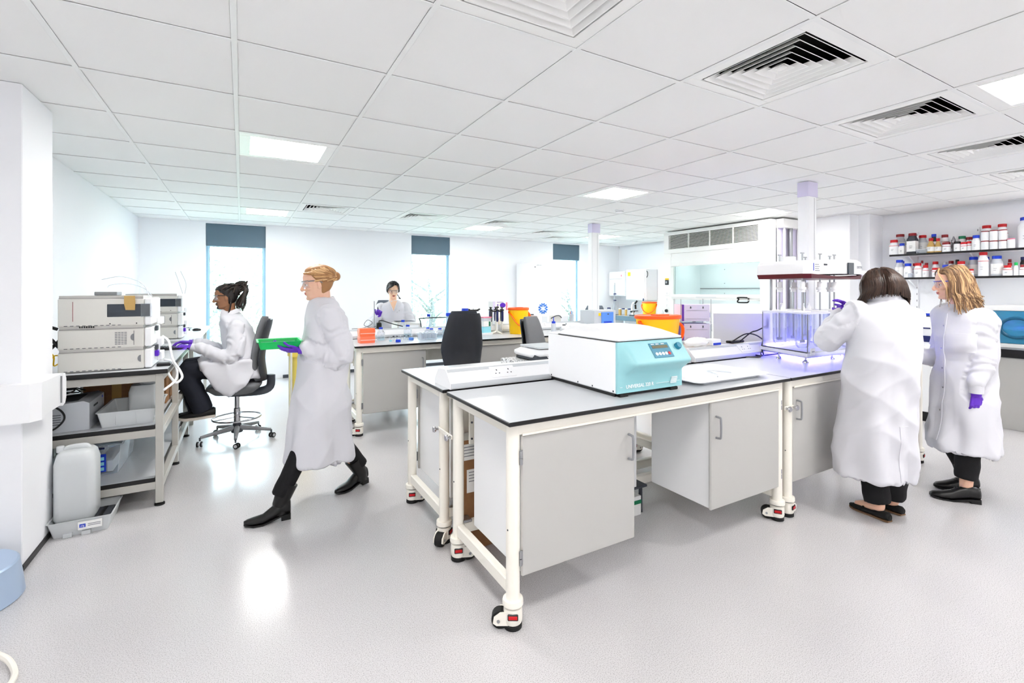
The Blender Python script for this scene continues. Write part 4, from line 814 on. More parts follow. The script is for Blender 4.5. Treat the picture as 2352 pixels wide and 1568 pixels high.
gb = thing('glove_box', 'white and purple glove carton behind the tall yellow bin', 'box', (3.04,5.86,ZT), .1); MB().box(0,.25,0,.12,0,.405,b=.003).build('carton_body','paper',gb); B('carton_stripe','lilac',gb,-.0015,.04,-.0015,.0,.0,.405,b=0); MB().ell((.165,-.001,.35),(.05,.002,.035),18,8).build('printed_glove','purple',gb); MB().ell((.08,-.001,.355),(.012,.002,.012),12,6).build('printed_disc','violet',gb); text('KEMTECH',.024,'violet',gb,(.12,-.002,.392),FRONT); B('printed_panel','pink',gb,.22,.245,-.0015,.0,.28,.39,b=0)
t = thing('wipes_carton', 'narrow white carton with small marks left of the tall yellow bin', 'box', (2.97,5.62,1.0145-.1)); 
MB().box(0,.05,.0,.1,.1,.19,b=.002).build('carton_body','paper',t); B('print_mark','navy',t,.01,.03,-.0015,0,.16,.175,b=0)
t = thing('green_lid_box', 'small box with a green lid beside the pipette stand', 'box', (2.9,5.84,ZT)); B('box_body','paper',t,0,.09,0,.08,0,.115); B('box_lid','green',t,-.004,.094,-.004,.084,.115,.14)
t = thing('brown_carton', 'open brown carton with black edges by the snowflake sign', 'box', (3.62,5.95,ZT)); MB().box(0,.14,0,.12,0,.20,b=.002).build('carton_body','cardboard',t); B('black_edge','dark_grey',t,-.004,.146,-.004,.0,.195,.21,b=0); B('black_edge','dark_grey',t,.138,.146,-.005,.001,.0,.2,b=0)
t = thing('white_tub', 'plain white tub behind the grey chair', 'tub', (3.40,5.30,ZT)); MB().lathe([(.062,0),(.064,.004),(.075,.215),(.08,.217),(.08,.228),(.072,.226)],n=24).build('tub_body','plastic_white',t); MB().lathe([(.072,.228),(.05,.23),(.0,.23)],n=24).build('tub_lid','lilac',t)
t = thing('wash_bottle', 'squeeze wash bottle with blue spout', 'bottle', (3.62,5.22,ZT)); MB().lathe([(.03,0),(.032,.004),(.032,.11),(.02,.125)],n=18).build('bottle_body','cloudy',t); MB().lathe([(.026,.12),(.026,.145),(.02,.148)],n=18).build('cap','blue',t); MB().tube([(0,0,.146),(0,0,.18),(.004,0,.205)],[.008,.005,.003],8).build('spout','blue',t)
t = thing('vortex_mixer', 'white and grey vortex mixer with its lead', 'mixer', (3.78,5.18,ZT), .3); MB().loft([rr(-.07,.075,-.05,.05,.03,0),rr(-.072,.077,-.052,.052,.03,.035),rr(-.065,.07,-.048,.048,.03,.05)]).build('mixer_base','plastic_grey',t); MB().ell((.005,0,.055),(.068,.046,.045),18,10).build('mixer_cover','plastic_white',t); MB().lathe([(.022,.09),(.026,.1),(.02,.104)],(-.02,0,0),14).build('cup_head','dark_grey',t); MB().tube([(.03,.02,.09),(.08,.04,.11),(.13,.05,.04),(.2,.06,.006)],.004,6,smooth=5).build('lead','black',t)
t = thing('water_bath_box', 'low white instrument box with a carrying handle by the far pole', 'instrument', (3.98,5.88,ZT), .1); MB().box(0,.42,0,.25,0,.19,b=.02).build('housing','plastic_white',t); MB().tube([(.05,-.004,.14),(.12,-.03,.175),(.16,-.035,.18),(.2,-.03,.175),(.26,-.004,.145)],.007,8,smooth=4).build('carry_handle','dark_grey',t); B('front_plate','beige',t,.02,.25,-.003,.0,.08,.18,b=0)
t = thing('pen_pot', 'clear pot of pens on the white instrument', 'pot', (4.38,5.83,ZT)); MB().lathe([(.035,0),(.04,.20),(.037,.2),(.033,.006),(0,.006)],n=16).build('pot_body','cloudy',t)
for k, c in enumerate(('red','blue','navy')): MB().cyl((.01*(k-1),.008,.01),(.022*(k-1),.0,.245),.005,n=6).build('pen',c,t)
t = thing('thermal_mixer', 'low white mixer box with tangled leads left of the blue machine', 'instrument', (3.93,5.22,ZT), .1); MB().box(0,.3,0,.22,0,.09,b=.015).build('housing','plastic_white',t); B('dial','navy',t,.22,.25,-.006,0,.055,.08); 
for k in range(3): MB().tube([(.0-.05*k,-.03,.006),(.06,-.06+.02*k,.03+.015*k),(.16,-.05,.02+.02*k),(.26,-.04,.05),(.3,-.03,.09)],.005,6,smooth=5).build('lead','black',t)
bm_ = thing('blue_machine', 'blue-fronted dispenser in a pale grey casing by the far pole', 'machine', (4.43,5.20,ZT), 0)
MB().box(-.13,.27,.005,.32,0,.275,b=.004).build('casing','plastic_grey',bm_); B('blue_front','sky_blue',bm_,.0,.215,-.012,.006,.02,.25); B('front_recess','blue',bm_,.035,.18,-.0135,-.011,.03,.12,b=0); B('catch','dark_grey',bm_,.10,.125,-.017,-.011,.215,.23); B('paper_slip','paper',bm_,.04,.16,-.05,-.015,.025,.03,b=0); B('warning_label','yellow',bm_,-.05,-.01,.001,.0045,.2,.24,b=0); text('SANYO',.02,'dark_grey',bm_,(.105,-.018,.062),FRONT)
# ------------------------------------------------------------------ freezer, wall units, back bench
fz = thing('upright_freezer', 'tall white freezer with a blue snowflake emblem', 'freezer', (5.11,8.10,0))
MB().box(0,.68,.02,.66,.03,2.045,b=.006).build('freezer_body','plastic_white',fz); B('freezer_door','plastic_white',fz,.0,.68,-.03,.018,.08,2.04,b=.006); B('plinth','dark_grey',fz,.02,.66,.03,.6,0,.05)
mat('ice_blue',(24,122,222),.5)
for k in range(6):
    a = k*PI/3+PI/6; M = Matrix.Translation((.225,-.032,1.105)) @ Matrix.Rotation(a,4,'Y')
    m = MB(); m.tube([(-.028,0,.108),(0,0,.045),(.028,0,.108)],.012,6); m.xf(M).build('snowflake_arm','ice_blue',fz)
    for s in (-1,1): MB().tube([(s*.012,0,.075),(s*.04,0,.082)],.010,6).xf(M).build('snowflake_barb','ice_blue',fz)
text('LABCOLD',.03,'print_grey',fz,(.13,-.0315,1.985),FRONT); B('door_badge','dark_grey',fz,.02,.05,-.032,-.03,1.94,1.955,b=0)
rbx = thing('wall_bench', 'white bench with a blue edge along the far right wall', 'bench', (0,0,0))
MB().box(7.42,8.07,6.35,8.75,.86,.90,b=.004).build('bench_top','laminate',rbx); B('bench_edge','blue_panel',rbx,7.405,7.42,6.35,8.75,.80,.90); 
for y in (6.4,7.15,7.95,8.7): B('bench_panel','panel_light',rbx,7.44,8.05,y-.02,y+.02,0,.86)
for i, (y0, y1, z0, z1, lb_) in enumerate(((8.25,8.78,1.34,1.92,'white wall cabinet nearest the room corner'),(7.58,8.2,1.25,1.95,'white wall-mounted water unit with a yellow note'))):
    t = thing('wall_unit', lb_, 'wall unit', (0,0,0)); B('unit_body','plastic_white',t,7.72,8.075,y0,y1,z0,z1,b=.01); B('unit_door','plastic_white',t,7.70,7.718,y0+.02,y1-.02,z0+.02,z1-.02)
    B('unit_seam','print_grey',t,7.698,7.7,y0+.05,y1-.05,z0+.4,z0+.404,b=0)
    if i == 1: B('sticky_note','yellow',t,7.694,7.6975,8.03,8.12,1.80,1.89,b=0); MB().tube([(7.70,7.66,1.26),(7.69,7.66,1.15),(7.69,7.65,1.05),(7.66,7.68,.98)],.005,6,smooth=5).build('hose','plastic_grey',t); B('valve','navy',t,7.68,7.70,7.62,7.64,1.24,1.30); MB().tube([(7.74,7.578,1.9),(7.74,7.55,1.87),(7.74,7.55,1.80),(7.74,7.578,1.76)],.008,6,smooth=4).build('side_handle','dark_grey',t)
    else: B('unit_light','pink',t,7.697,7.70,8.32,8.35,1.80,1.84,b=0)
cond = thing('glass_still', 'glass distillation column with blue taps beside the wall cabinet', 'still', (7.58,8.42,.9)); MB().cyl((0,0,0),(0,0,.75),.008,n=8).build('rod','steel',cond); MB().lathe([(.03,.1),(.05,.14),(.05,.2),(.015,.26),(.015,.7)],(0,.03,0),16).build('column','clear_plastic',cond); B('base_plate','mid_grey',cond,-.08,.08,-.1,.1,0,.012)
for z in (.33,.48): MB().box(-.03,.03,-.02,.02,z,z+.025,b=.006).build('tap','navy',cond)
mc = thing('microscope', 'small black and white microscope on the wall bench', 'microscope', (7.58,7.80,.9)); MB().tube([(0,.03,.03),(.0,.06,.15),(0,.04,.27),(0,-.02,.30)],[.03,.028,.025,.02],10,smooth=4).build('arm','plastic_white',mc); B('base_plate','dark_grey',mc,-.07,.07,-.1,.08,0,.03); B('stage','dark_grey',mc,-.06,.06,-.07,.02,.11,.125); MB().cyl((0,-.05,.16),(0,-.04,.26),.022,n=12).build('objective','black',mc); MB().tube([(0,-.03,.28),(0,-.09,.34)],.02,10).build('eyepiece','black',mc); MB().cyl((-.05,.05,.1),(.05,.05,.1),.022,n=12).build('focus_knob','black',mc)
bin_('small yellow bin with orange lid on the wall bench', (7.62,7.38,.90), .15, .13, .32, .85, -1.0)
for i, (y, c, w) in enumerate(((8.65,'clear_plastic',.1),(8.27,'amber',.07),(8.16,'clear_plastic',.08),(8.07,'amber',.06),(7.97,'clear_plastic',.09),(7.05,'paper',.12))):
    t = thing('sample_jar', '%s jar from the corner along the wall bench' % ordn[i], 'jar', (7.60,y,.9), group='jars on the wall bench'); MB().lathe([(w*.5,0),(w*.52,.004),(w*.52,.12),(w*.4,.14)],n=16).build('jar_body',c,t); MB().lathe([(w*.42,.14),(w*.42,.165)],n=16).build('jar_lid','plastic_white' if i%2 else 'navy',t)
# ------------------------------------------------------------------ fume cupboard
fc = thing('fume_cupboard', 'white fume cupboard with a raised glass sash and louvred top', 'fume cupboard', (0,0,0))
FX = 6.77
mat('fume_inside',(202,210,213),.5)
B('top_housing','metal_white',fc,FX,7.75,4.33,6.20,2.47,2.53); B('louvre_header','metal_white',fc,FX,7.72,4.33,6.20,2.14,2.218)
B('header_end','metal_white',fc,FX,FX+.04,6.09,6.20,2.218,2.47); B('header_end','metal_white',fc,FX,FX+.04,4.33,4.365,2.218,2.47)
B('louvre_backing','void',fc,FX+.05,FX+.06,4.365,6.09,2.218,2.47,b=0)
for k in range(4):
    ya, yb = 4.367+.431*k, 4.367+.431*(k+1)-.012
    if k: B('louvre_divider','metal_white',fc,FX-.002,FX+.03,ya-.014,ya,2.218,2.47)
    for j in range(12):
        z = 2.226+.0205*j; MB().add([(FX+.002,ya,z),(FX+.002,yb,z),(FX+.018,yb,z+.006),(FX+.018,ya,z+.006),(FX+.002,ya,z-.005),(FX+.002,yb,z-.005),(FX+.018,yb,z+.003),(FX+.018,ya,z+.003)],[(0,1,2,3),(7,6,5,4),(0,4,5,1),(1,5,6,2),(2,6,7,3),(3,7,4,0)]).build('louvre_slat','metal_white',fc)
B('front_header','metal_white',fc,FX+.002,FX+.06,4.33,6.20,1.905,2.138,b=.004); B('header_label','paper',fc,FX-.001,FX+.002,6.02,6.17,2.08,2.115,b=0)
B('left_jamb','metal_white',fc,FX,FX+.30,6.035,6.20,0,2.14); B('right_jamb','metal_white',fc,FX,FX+.12,4.16,4.335,0,2.53); B('left_panel','metal_white',fc,FX+.1,7.75,6.2,6.215,0,2.53)
B('isolator','dark_grey',fc,FX-.012,FX,6.085,6.165,1.575,1.665); B('isolator_plate','yellow',fc,FX-.008,FX,6.085,6.165,1.666,1.695,b=0); MB().box(FX-.024,FX-.011,6.11,6.14,1.60,1.64,b=.004).build('isolator_knob','plastic_grey',fc)
for z in (1.42,1.31,1.20): 
    p = B('socket_plate','plastic_white',fc,FX-.005,FX,6.08,6.165,z-.04,z+.04)
    for dy_, dz in ((0,.012),(-.012,-.01),(.012,-.01)): MB().box(FX-.0062,FX-.0048,6.122+dy_-.003,6.122+dy_+.003,z+dz-.004,z+dz+.004).build('pin_slot','dark_grey',p)
MB().lathe([(.03,0),(.032,.012),(.026,.03),(0,.032)],n=18).xf(Matrix.Translation((FX,6.13,1.10)) @ Matrix.Rotation(-PI/2,4,'Y')).build('service_knob','black',fc)
B('sash_pane','sash_glass',fc,FX+.07,FX+.076,4.335,6.035,1.39,1.92,b=0); MB().prism([(FX+.05,1.31),(FX+.02,1.33),(FX+.01,1.36),(FX+.02,1.39),(FX+.05,1.405),(FX+.09,1.405),(FX+.09,1.31)],'y',4.335,6.035).build('sash_rail','metal_white',fc); B('finger_groove','plastic_grey',fc,FX+.008,FX+.013,5.1,5.5,1.355,1.363,b=0)
hd = [(FX+.01,4.69,1.335),(FX-.02,4.69,1.36),(FX-.02,4.53,1.36),(FX+.005,4.52,1.335),(FX-.015,4.51,1.30),(FX-.02,4.54,1.285),(FX-.02,4.68,1.285),(FX-.0,4.70,1.31)]
MB().tube(hd,.011,8,smooth=3,closed=True).build('sash_handle','black_gloss',fc)
B('back_liner','fume_inside',fc,7.55,7.57,4.33,6.05,.9,2.14); B('side_liner','fume_inside',fc,FX+.1,7.55,6.02,6.034,.9,2.14); B('side_liner','fume_inside',fc,FX+.13,7.55,4.335,4.35,.9,2.14); B('baffle_strip','dark_grey',fc,7.54,7.55,4.36,6.02,1.50,1.515,b=0); B('inner_roof','fume_inside',fc,FX+.1,7.55,4.35,6.02,2.12,2.135)
for y in (4.75,5.5):
    for z in (1.42,1.6,1.85): MB().cyl((7.543,y,z),(7.552,y,z),.008,n=8).build('baffle_screw','dark_grey',fc)
mat('hood_fill',(255,252,244),.5,emit=5); B('added_fill_light','hood_fill',fc,FX+.25,FX+.40,4.6,5.8,2.105,2.119)  # glowing panel added under the roof to brighten the cupboard interior
B('work_surface','panel_light',fc,FX-.02,7.56,4.34,6.03,.88,.92); B('base_cabinet','panel_light',fc,FX+.03,7.55,4.345,6.03,.05,.88); B('front_sill','metal_white',fc,FX-.03,FX-.005,4.34,6.03,.86,.93)
# service recess right of the fume cupboard
rc = thing('service_riser', 'open pipe recess between fume cupboard and column', 'riser', (0,0,0))
B('riser_back','lilac',rc,7.05,7.08,4.14,4.155,0,2.52,b=0); B('riser_panel','lilac',rc,6.9,7.455,4.14,4.158,0,2.40); B('riser_head','metal_white',rc,6.89,7.455,4.05,4.16,2.40,2.53); B('riser_post','metal_white',rc,7.38,7.455,4.0,4.135,0,2.40)
MB().cyl((7.16,4.10,.1),(7.16,4.10,2.40),.03,n=16).build('pipe','steel',rc); MB().cyl((7.0,4.10,.1),(7.0,4.10,2.40),.018,n=12).build('pipe','plastic_white',rc)
# ------------------------------------------------------------------ right wall: shelves and bottles
def shelf(z, ya, yb, label):
    t = thing('wall_shelf', label, 'shelf', (0,0,0), group='black-edged wall shelves'); B('shelf_board','panel_light',t,7.752,8.06,ya,yb,z-.024,z-.001,b=0); B('shelf_edge','black',t,7.745,7.7525,ya,yb,z-.026,z,b=.001)
    for y in (2.89,2.27,1.70):
        if ya < y < yb: MB().prism([(7.80,z-.026),(8.06,z-.026),(8.06,z-.13),(8.03,z-.13)],'y',y-.006,y+.006).build('bracket','plastic_white',t)
    return t
shelf(1.962, .7, 3.085, 'upper black-edged shelf crowded with bottles'); shelf(1.645, .7, 3.05, 'lower black-edged shelf crowded with bottles')
for y in (2.89,2.27,1.70):
    t = thing('shelf_upright', 'slotted white shelf upright, %s from the column' % {2.89:'first',2.27:'second',1.70:'third'}[y], 'shelf upright', (0,0,0), group='slotted shelf uprights'); B('channel','plastic_white',t,8.06,8.079,y-.014,y+.014,.95,2.27,b=.001)
    for k in range(14): B('slot','mid_grey',t,8.0585,8.0605,y-.004,y+.004,1.05+.09*k,1.075+.09*k,b=0)
def jar(X_, Y_, w, h, st, lid, sh, z, label):
    r = w/2; t = thing('chemical_bottle', label, 'bottle', (X_,Y_,z+.0005), PI, 'chemical bottles on the wall shelves')
    m = {'w':'plastic_white','wl':'plastic_white','g':'plastic_grey','a':'cloudy','lab':'dark_grey','amb':'amber','amw':'amber','k':'black','t':'plastic_white'}[st]
    lh = min(.035, h*.22); b = h-lh; seg = 20
    if sh == 't': b = h-.012; lh = .012; prof = [(r*.97,0),(r,.003),(r,b)]
    elif sh == 'j': prof = [(r*.97,0),(r,.004),(r,b*.92),(r*.93,b)]
    elif sh == 'c': prof = [(r*.97,0),(r,.004),(r,b*.55),(r*.5,b*.92),(r*.48,b)]
    else: prof = [(r*.96,0),(r,.005),(r,b*.78),(r*.72,b*.93),(r*.70,b)]
    sq = sh in 'qs'
    MB().lathe([(a*(1.25 if sq else 1),q) for a, q in prof], n=4 if sq else seg, a0=PI/4 if sq else 0).build('bottle_body',m,t)
    lr = r*(.98 if sh in 'tj' else .55 if sh == 'c' else .78)
    MB().lathe([(lr,b-.002),(lr*1.02,b+lh*.2),(lr*1.02,b+lh*.9),(lr*.94,b+lh)],n=seg).build('bottle_lid',lid,t)
    if sh != 't':
        z0, z1 = b*.12, b*(.70 if sh != 'c' else .5)
        l = MB().lathe([((r*1.012)*(1.25 if sq else 1),z0),((r*1.012)*(1.25 if sq else 1),z1)],n=4 if sq else seg,a0=PI/4 if sq else 0).build('bottle_label','paper' if st not in 'w' else 'plastic_white',t)
        if st in ('w','wl') and lid in ('red','dark_red'): MB().lathe([(r*1.014,z1),(r*1.016,z1+.003),(r*1.014,z1+.006)],n=seg).build('label_line',lid,t)
    if w > .06 and sh not in 't':
        for k in range(2): MB().box(r*1.015*(.89 if sq else .985),r*1.02,-r*.3,r*.25-.1*r*k,b*(.42-.1*k),b*(.42-.1*k)+.004).build('print_line','print_grey',t)
    return t
UP = [(7.83,3.063,0.106,0.206,'w','red','r'),(7.83,2.971,0.07,0.152,'wl','blue','s'),(7.96,3.042,0.117,0.289,'g','dark_red','r'),(7.96,2.956,0.05,0.227,'a','plastic_grey','r'),(7.83,2.856,0.107,0.278,'lab','dark_red','q'),(7.96,2.792,0.1,0.251,'g','red','r'),(7.83,2.659,0.084,0.192,'amb','red','c'),(7.96,2.673,0.062,0.255,'k','blue','r'),(7.83,2.586,0.069,0.184,'amw','red','c'),(7.96,2.56,0.084,0.235,'w','dark_red','r'),(7.83,2.504,0.08,0.125,'w','dark_red','j'),(7.83,2.398,0.065,0.125,'w','black','j'),(7.96,2.39,0.069,0.2,'w','dark_green','j'),(7.83,2.334,0.062,0.112,'w','red','j'),(7.96,2.322,0.061,0.181,'w','dark_red','j'),(7.83,2.284,0.039,0.118,'w','red','j'),(7.83,2.221,0.081,0.186,'w','blue','r'),(7.83,2.14,0.074,0.11,'t','dark_red','t'),(7.83,2.062,0.075,0.105,'t','dark_red','t'),(7.83,1.985,0.071,0.105,'t','dark_red','t'),(7.83,1.916,0.065,0.117,'t','pink','t'),(7.97,2.165,0.102,0.309,'w','red','r'),(7.97,2.026,0.098,0.31,'w','red','r'),(7.895,1.79,0.172,0.357,'w','blue','r')]
ST = [(7.83,2.14,0.074,0.119),(7.83,2.062,0.075,0.126),(7.83,1.985,0.071,0.124)]
LO = [(7.83,3.0,0.095,0.244,'g','blue','r'),(7.97,3.015,0.04,0.236,'w','blue','r'),(7.83,2.905,0.09,0.191,'w','blue','r'),(7.97,2.884,0.046,0.196,'w','red','r'),(7.83,2.794,0.086,0.192,'w','red','r'),(7.83,2.715,0.066,0.16,'w','red','r'),(7.97,2.755,0.045,0.194,'w','dark_red','r'),(7.97,2.802,0.033,0.228,'w','dark_red','r'),(7.94,2.65,0.104,0.207,'w','red','c'),(7.81,2.6,0.081,0.119,'w','red','j'),(7.83,2.515,0.071,0.155,'w','blue','r'),(7.97,2.56,0.048,0.195,'w','plastic_grey','r'),(7.97,2.5,0.062,0.208,'w','dark_red','r'),(7.97,2.44,0.045,0.221,'k','black','r'),(7.84,2.446,0.061,0.152,'w','navy','r'),(7.83,2.36,0.091,0.192,'w','red','r'),(7.94,2.276,0.103,0.245,'g','blue','r'),(7.81,2.27,0.066,0.091,'w','red','j'),(7.83,2.156,0.093,0.29,'w','red','r'),(7.97,2.15,0.025,0.239,'w','blue','r'),(7.86,2.045,0.106,0.241,'g','blue','r'),(7.82,1.945,0.08,0.122,'w','red','r'),(7.96,1.96,0.046,0.155,'w','red','r'),(8.02,1.974,0.037,0.2,'w','dark_red','r'),(7.83,1.876,0.039,0.153,'w','green','r'),(7.83,1.825,0.048,0.123,'w','dark_red','r'),(7.96,1.85,0.049,0.219,'k','navy','r')]
cw = {'w':'white','wl':'white square','g':'grey','a':'clear','lab':'dark square labelled','amb':'amber conical','amw':'pale amber conical','k':'black','t':'low white'}
def place(lst, z, shn):
    cnt = {0:0, 1:0}
    for i in sorted(range(len(lst)), key=lambda i: -lst[i][1]):
        q = lst[i]; row = 1 if q[0] > 7.9 else 0
        jar(*q, z, '%s bottle with %s lid, %s from left, %s row of %s shelf' % (cw[q[4]], q[5].replace('_',' ').replace('plastic ',''), ordn[cnt[row]], ('front','back')[row], shn)); cnt[row] += 1
place(UP, 1.962, 'upper'); place(LO, 1.645, 'lower')
for k, (x, y, w, h) in enumerate(ST): jar(x, y, w, h, 't', 'dark_red', 't', 1.962+(.11,.105,.105)[k], '%s of three white tubs stacked on other tubs, upper shelf' % ('leftmost','middle','rightmost')[k])
for x in range(6):
    y = 1.66-.13*x; jar(7.84, y, .09, .18+.03*(x%2), 'w', ('red','blue','dark_red')[x%3], 'r', 1.962, 'upper shelf bottle beyond the right edge, %s onward' % ordn[x]) if x < 2 else None
for i, (y, z, w) in enumerate(((2.745,1.962,.1),(2.43,1.962,.0),(2.19,1.645,.0),(2.86,1.645,.05))):
    if not w: continue
    t = thing('clear_rack', '%s' % ('small clear rack in front of bottles on the upper shelf' if z > 1.8 else 'tiny clear rack between white bottles on the lower shelf'), 'rack', (7.775,y-w/2,z+.0005)); B('rack_body','clear_plastic',t,0,.03,0,w,0,.05); B('rack_rim','cloudy',t,-.003,.033,-.003,w+.003,.05,.055)
t = thing('foil_bag', 'crumpled silver foil bag on the upper shelf', 'bag', (7.90,2.455,1.9625)); mm = MB(); mm.ell((0,0,.09),(.03,.022,.09),12,14); rnd = random.Random(2); mm.v=[(x+rnd.uniform(-.008,.008),y+rnd.uniform(-.006,.006),max(.0,z+rnd.uniform(-.01,.01))) for x,y,z in mm.v]; mm.build('bag_body','foil',t,sharp=20); B('bag_seal','foil',t,-.02,.02,-.003,.003,.175,.20)
# right-hand bench and blue-windowed hood
rb_ = thing('grey_bench', 'grey fronted bench with a dark edge at the right', 'bench', (0,0,0))
B('bench_front','panel_grey',rb_,7.06,7.09,.6,2.25,0,.76); B('bench_top','mid_grey',rb_,7.03,8.07,.6,2.25,.815,.85); B('bench_edge','black',rb_,7.02,7.031,.6,2.25,.765,.85); B('bench_rail','dark_grey',rb_,7.04,7.1,.6,2.25,.76,.815)
wc = thing('white_base_cabinet', 'white base cabinet with black plinth behind the two women', 'cabinet', (0,0,0)); B('cabinet_body','panel_light',wc,6.66,8.05,2.26,3.25,.11,.80); B('plinth','black',wc,6.68,8.0,2.27,3.24,0,.11); B('cabinet_top','paint_white',wc,6.64,8.06,2.255,3.26,.80,.83)
hd_ = thing('cabinet_hood', 'white safety hood with a blue tinted front window', 'hood', (0,0,0)); mat('hood_glass',(60,140,178),.08)
B('hood_body','metal_white',hd_,7.22,7.95,.75,2.0,.851,1.30); B('hood_window','hood_glass',hd_,7.20,7.219,.8,1.93,.90,1.25); B('window_frame','metal_white',hd_,7.195,7.219,.75,2.0,.852,.895); B('window_frame','metal_white',hd_,7.195,7.219,.75,2.0,1.252,1.30); B('window_frame','metal_white',hd_,7.195,7.219,1.935,2.0,.896,1.25)
mat('reflection_blue',(24,92,126),.3); MB().tube([(7.197,1.72+.125*math.cos(a),1.07+.105*math.sin(a)) for a in np.linspace(0,2*PI,33)[:-1]],.016,8,closed=True).build('painted_reflection','reflection_blue',hd_); MB().tube([(7.197,1.2+.125*math.cos(a),1.07+.105*math.sin(a)) for a in np.linspace(0,2*PI,33)[:-1]],.016,8,closed=True).build('painted_reflection','reflection_blue',hd_)  # dark rounded reflection in the window, put on as solid blue rings
ia = thing('sample_analyser', 'white instrument with dark blue bands between the two women', 'instrument', (0,0,0)); MB().prism([(6.85,.8305),(6.85,1.02),(6.95,1.16),(7.3,1.2),(7.3,.8305)],'y',2.32,2.62).build('housing','plastic_white',ia); B('blue_band','navy',ia,6.838,6.85,2.33,2.61,1.03,1.045); B('blue_band','navy',ia,6.83,6.85,2.33,2.61,.88,.95); B('blue_band','blue',ia,6.99,7.1,2.34,2.6,1.175,1.2)
# ------------------------------------------------------------------ outside: pale ground and trees beyond the windows
mat('leaf',(112,120,104),.8); mat('bark',(90,92,92),.9); mat('grass',(120,136,110),.9)
tag(MB().box(-12,26,9.3,60,-1.2,-1.0).build('ground_outside','grass'),'pale ground outside the windows',kind='structure')
rnd = random.Random(11)
def tree(x, y, h, r, label, n=2600):
    t = thing('garden_tree', label, 'tree', (x,y,-1.0), group='trees outside the windows'); m = MB()
    MB().tube([(0,0,0),(.1,0,h*.4),(.0,.1,h*.8)],[.16,.12,.04],8,smooth=3).build('trunk','bark',t)
    for k in range(7):
        a = rnd.uniform(0,2*PI); MB().tube([(0.05,0,h*(.35+.05*k)),(r*.5*math.cos(a),r*.5*math.sin(a),h*(.45+.06*k)),(r*.9*math.cos(a),r*.9*math.sin(a),h*(.5+.06*k))],[.05,.03,.01],6,smooth=2).build('branch','bark',t)
    for k in range(n):
        a, b_, q = rnd.uniform(0,2*PI), rnd.uniform(-1,1), rnd.random()**.4; c = Vector((r*q*math.cos(a)*math.sqrt(1-b_*b_), r*q*math.sin(a)*math.sqrt(1-b_*b_), h*.62+h*.36*q*b_))
        u = Vector((rnd.uniform(-1,1),rnd.uniform(-1,1),rnd.uniform(-1,1))).normalized(); v = u.orthogonal().normalized(); s = rnd.uniform(.035,.08)
        m.add([c-u*s,c-v*s*.5,c+u*s,c+v*s*.5],[(0,1,2,3)])
    o = m.build('foliage','leaf',t); o['kind'] = 'stuff'
tree(-.9,13,3.8,1.5,'garden tree seen through the left window, nearer one'); tree(1.2,16,4.2,1.8,'garden tree seen through the left window, behind'); tree(5.6,15.5,3.6,1.6,'garden tree seen through the middle window'); tree(12.6,17,3.2,1.5,'garden tree low in the right-hand window')
# ------------------------------------------------------------------ people
from mathutils import noise
mat('skin_fair',(232,186,160),.5,sss=.15); mat('skin_light',(238,200,170),.5,sss=.15); mat('skin_brown',(150,104,74),.5,sss=.1)
mat('lip',(186,104,96),.45); mat('lip_brown',(120,72,60),.45); mat('eye_white',(240,240,238),.2); mat('iris',(52,40,32),.2); mat('brow',(70,52,40),.8)
mat('coat_white',(214,214,220),.8); mat('trouser_black',(14,14,18),.85,bump=.2,bscale=200); mat('trouser_navy',(24,28,40),.85); mat('shoe_black',(16,16,17),.35); mat('suede_black',(14,14,15),.8); mat('sole_tan',(120,92,66),.7); mat('sole_white',(214,206,196),.6)
mat('glove_purple',(98,44,190),.45,bump=.15,bscale=120); mat('shirt_dark',(26,26,30),.8); mat('lens_blue',(70,84,190),.2)
clear('lens',(244,246,252),.05,.02,.22)
for nm, cs in (('hair_brown',((44,29,22),(54,36,28),(68,47,36))),('hair_blonde',((104,76,52),(142,108,76),(198,162,118))),('hair_black',((16,15,18),(26,25,29),(40,38,42))),('hair_dread',((26,21,20),(38,31,28),(52,43,38))),('hair_ginger',((164,118,74),(192,146,96),(216,174,124)))):
    for i, c in enumerate(cs): mat(nm if i == 0 else '%s_%d' % (nm,i), c, .42)
V = Vector
def V3(p): return Vector(p)
def remesh(mb, voxel, iters=3, name='m'):
    me = bpy.data.meshes.new(name); me.from_pydata(mb.v, [], mb.f); o = bpy.data.objects.new(name, me); COL.objects.link(o)
    r = o.modifiers.new('r','REMESH'); r.mode = 'VOXEL'; r.voxel_size = voxel; r.use_smooth_shade = True
    if iters: s = o.modifiers.new('s','SMOOTH'); s.iterations = iters; s.factor = .5
    bpy.context.view_layer.update()
    out = bpy.data.meshes.new_from_object(o.evaluated_get(bpy.context.evaluated_depsgraph_get()))
    bpy.data.objects.remove(o); bpy.data.meshes.remove(me)
    return out
def put(me, name, m, parent, base):
    if len(me.materials): me.materials.clear()
    for q in (m if isinstance(m,(list,tuple)) else [m]): me.materials.append(MATS[q])
    me.transform(Matrix.Translation(-V3(base))); me.shade_smooth(); me.update()
    o = bpy.data.objects.new(name, me); COL.objects.link(o); o.parent = parent; return o
def limb(mb, pts, rs, n=12, k=4, end=True):
    P = catmull(pts, k); m = len(P); R = []
    for i in range(m):
        t = i/(m-1)*(len(rs)-1); j = min(int(t), len(rs)-2); R.append(rs[j]*(1-t+j)+rs[j+1]*(t-j))
    mb.tube(P, R, n)
    mb.ell(P[0], (R[0],)*3, 12, 8)
    if end: mb.ell(P[-1], (R[-1],)*3, 12, 8)
def frame(h): return V((math.cos(h), math.sin(h), 0)), V((-math.sin(h), math.cos(h), 0))
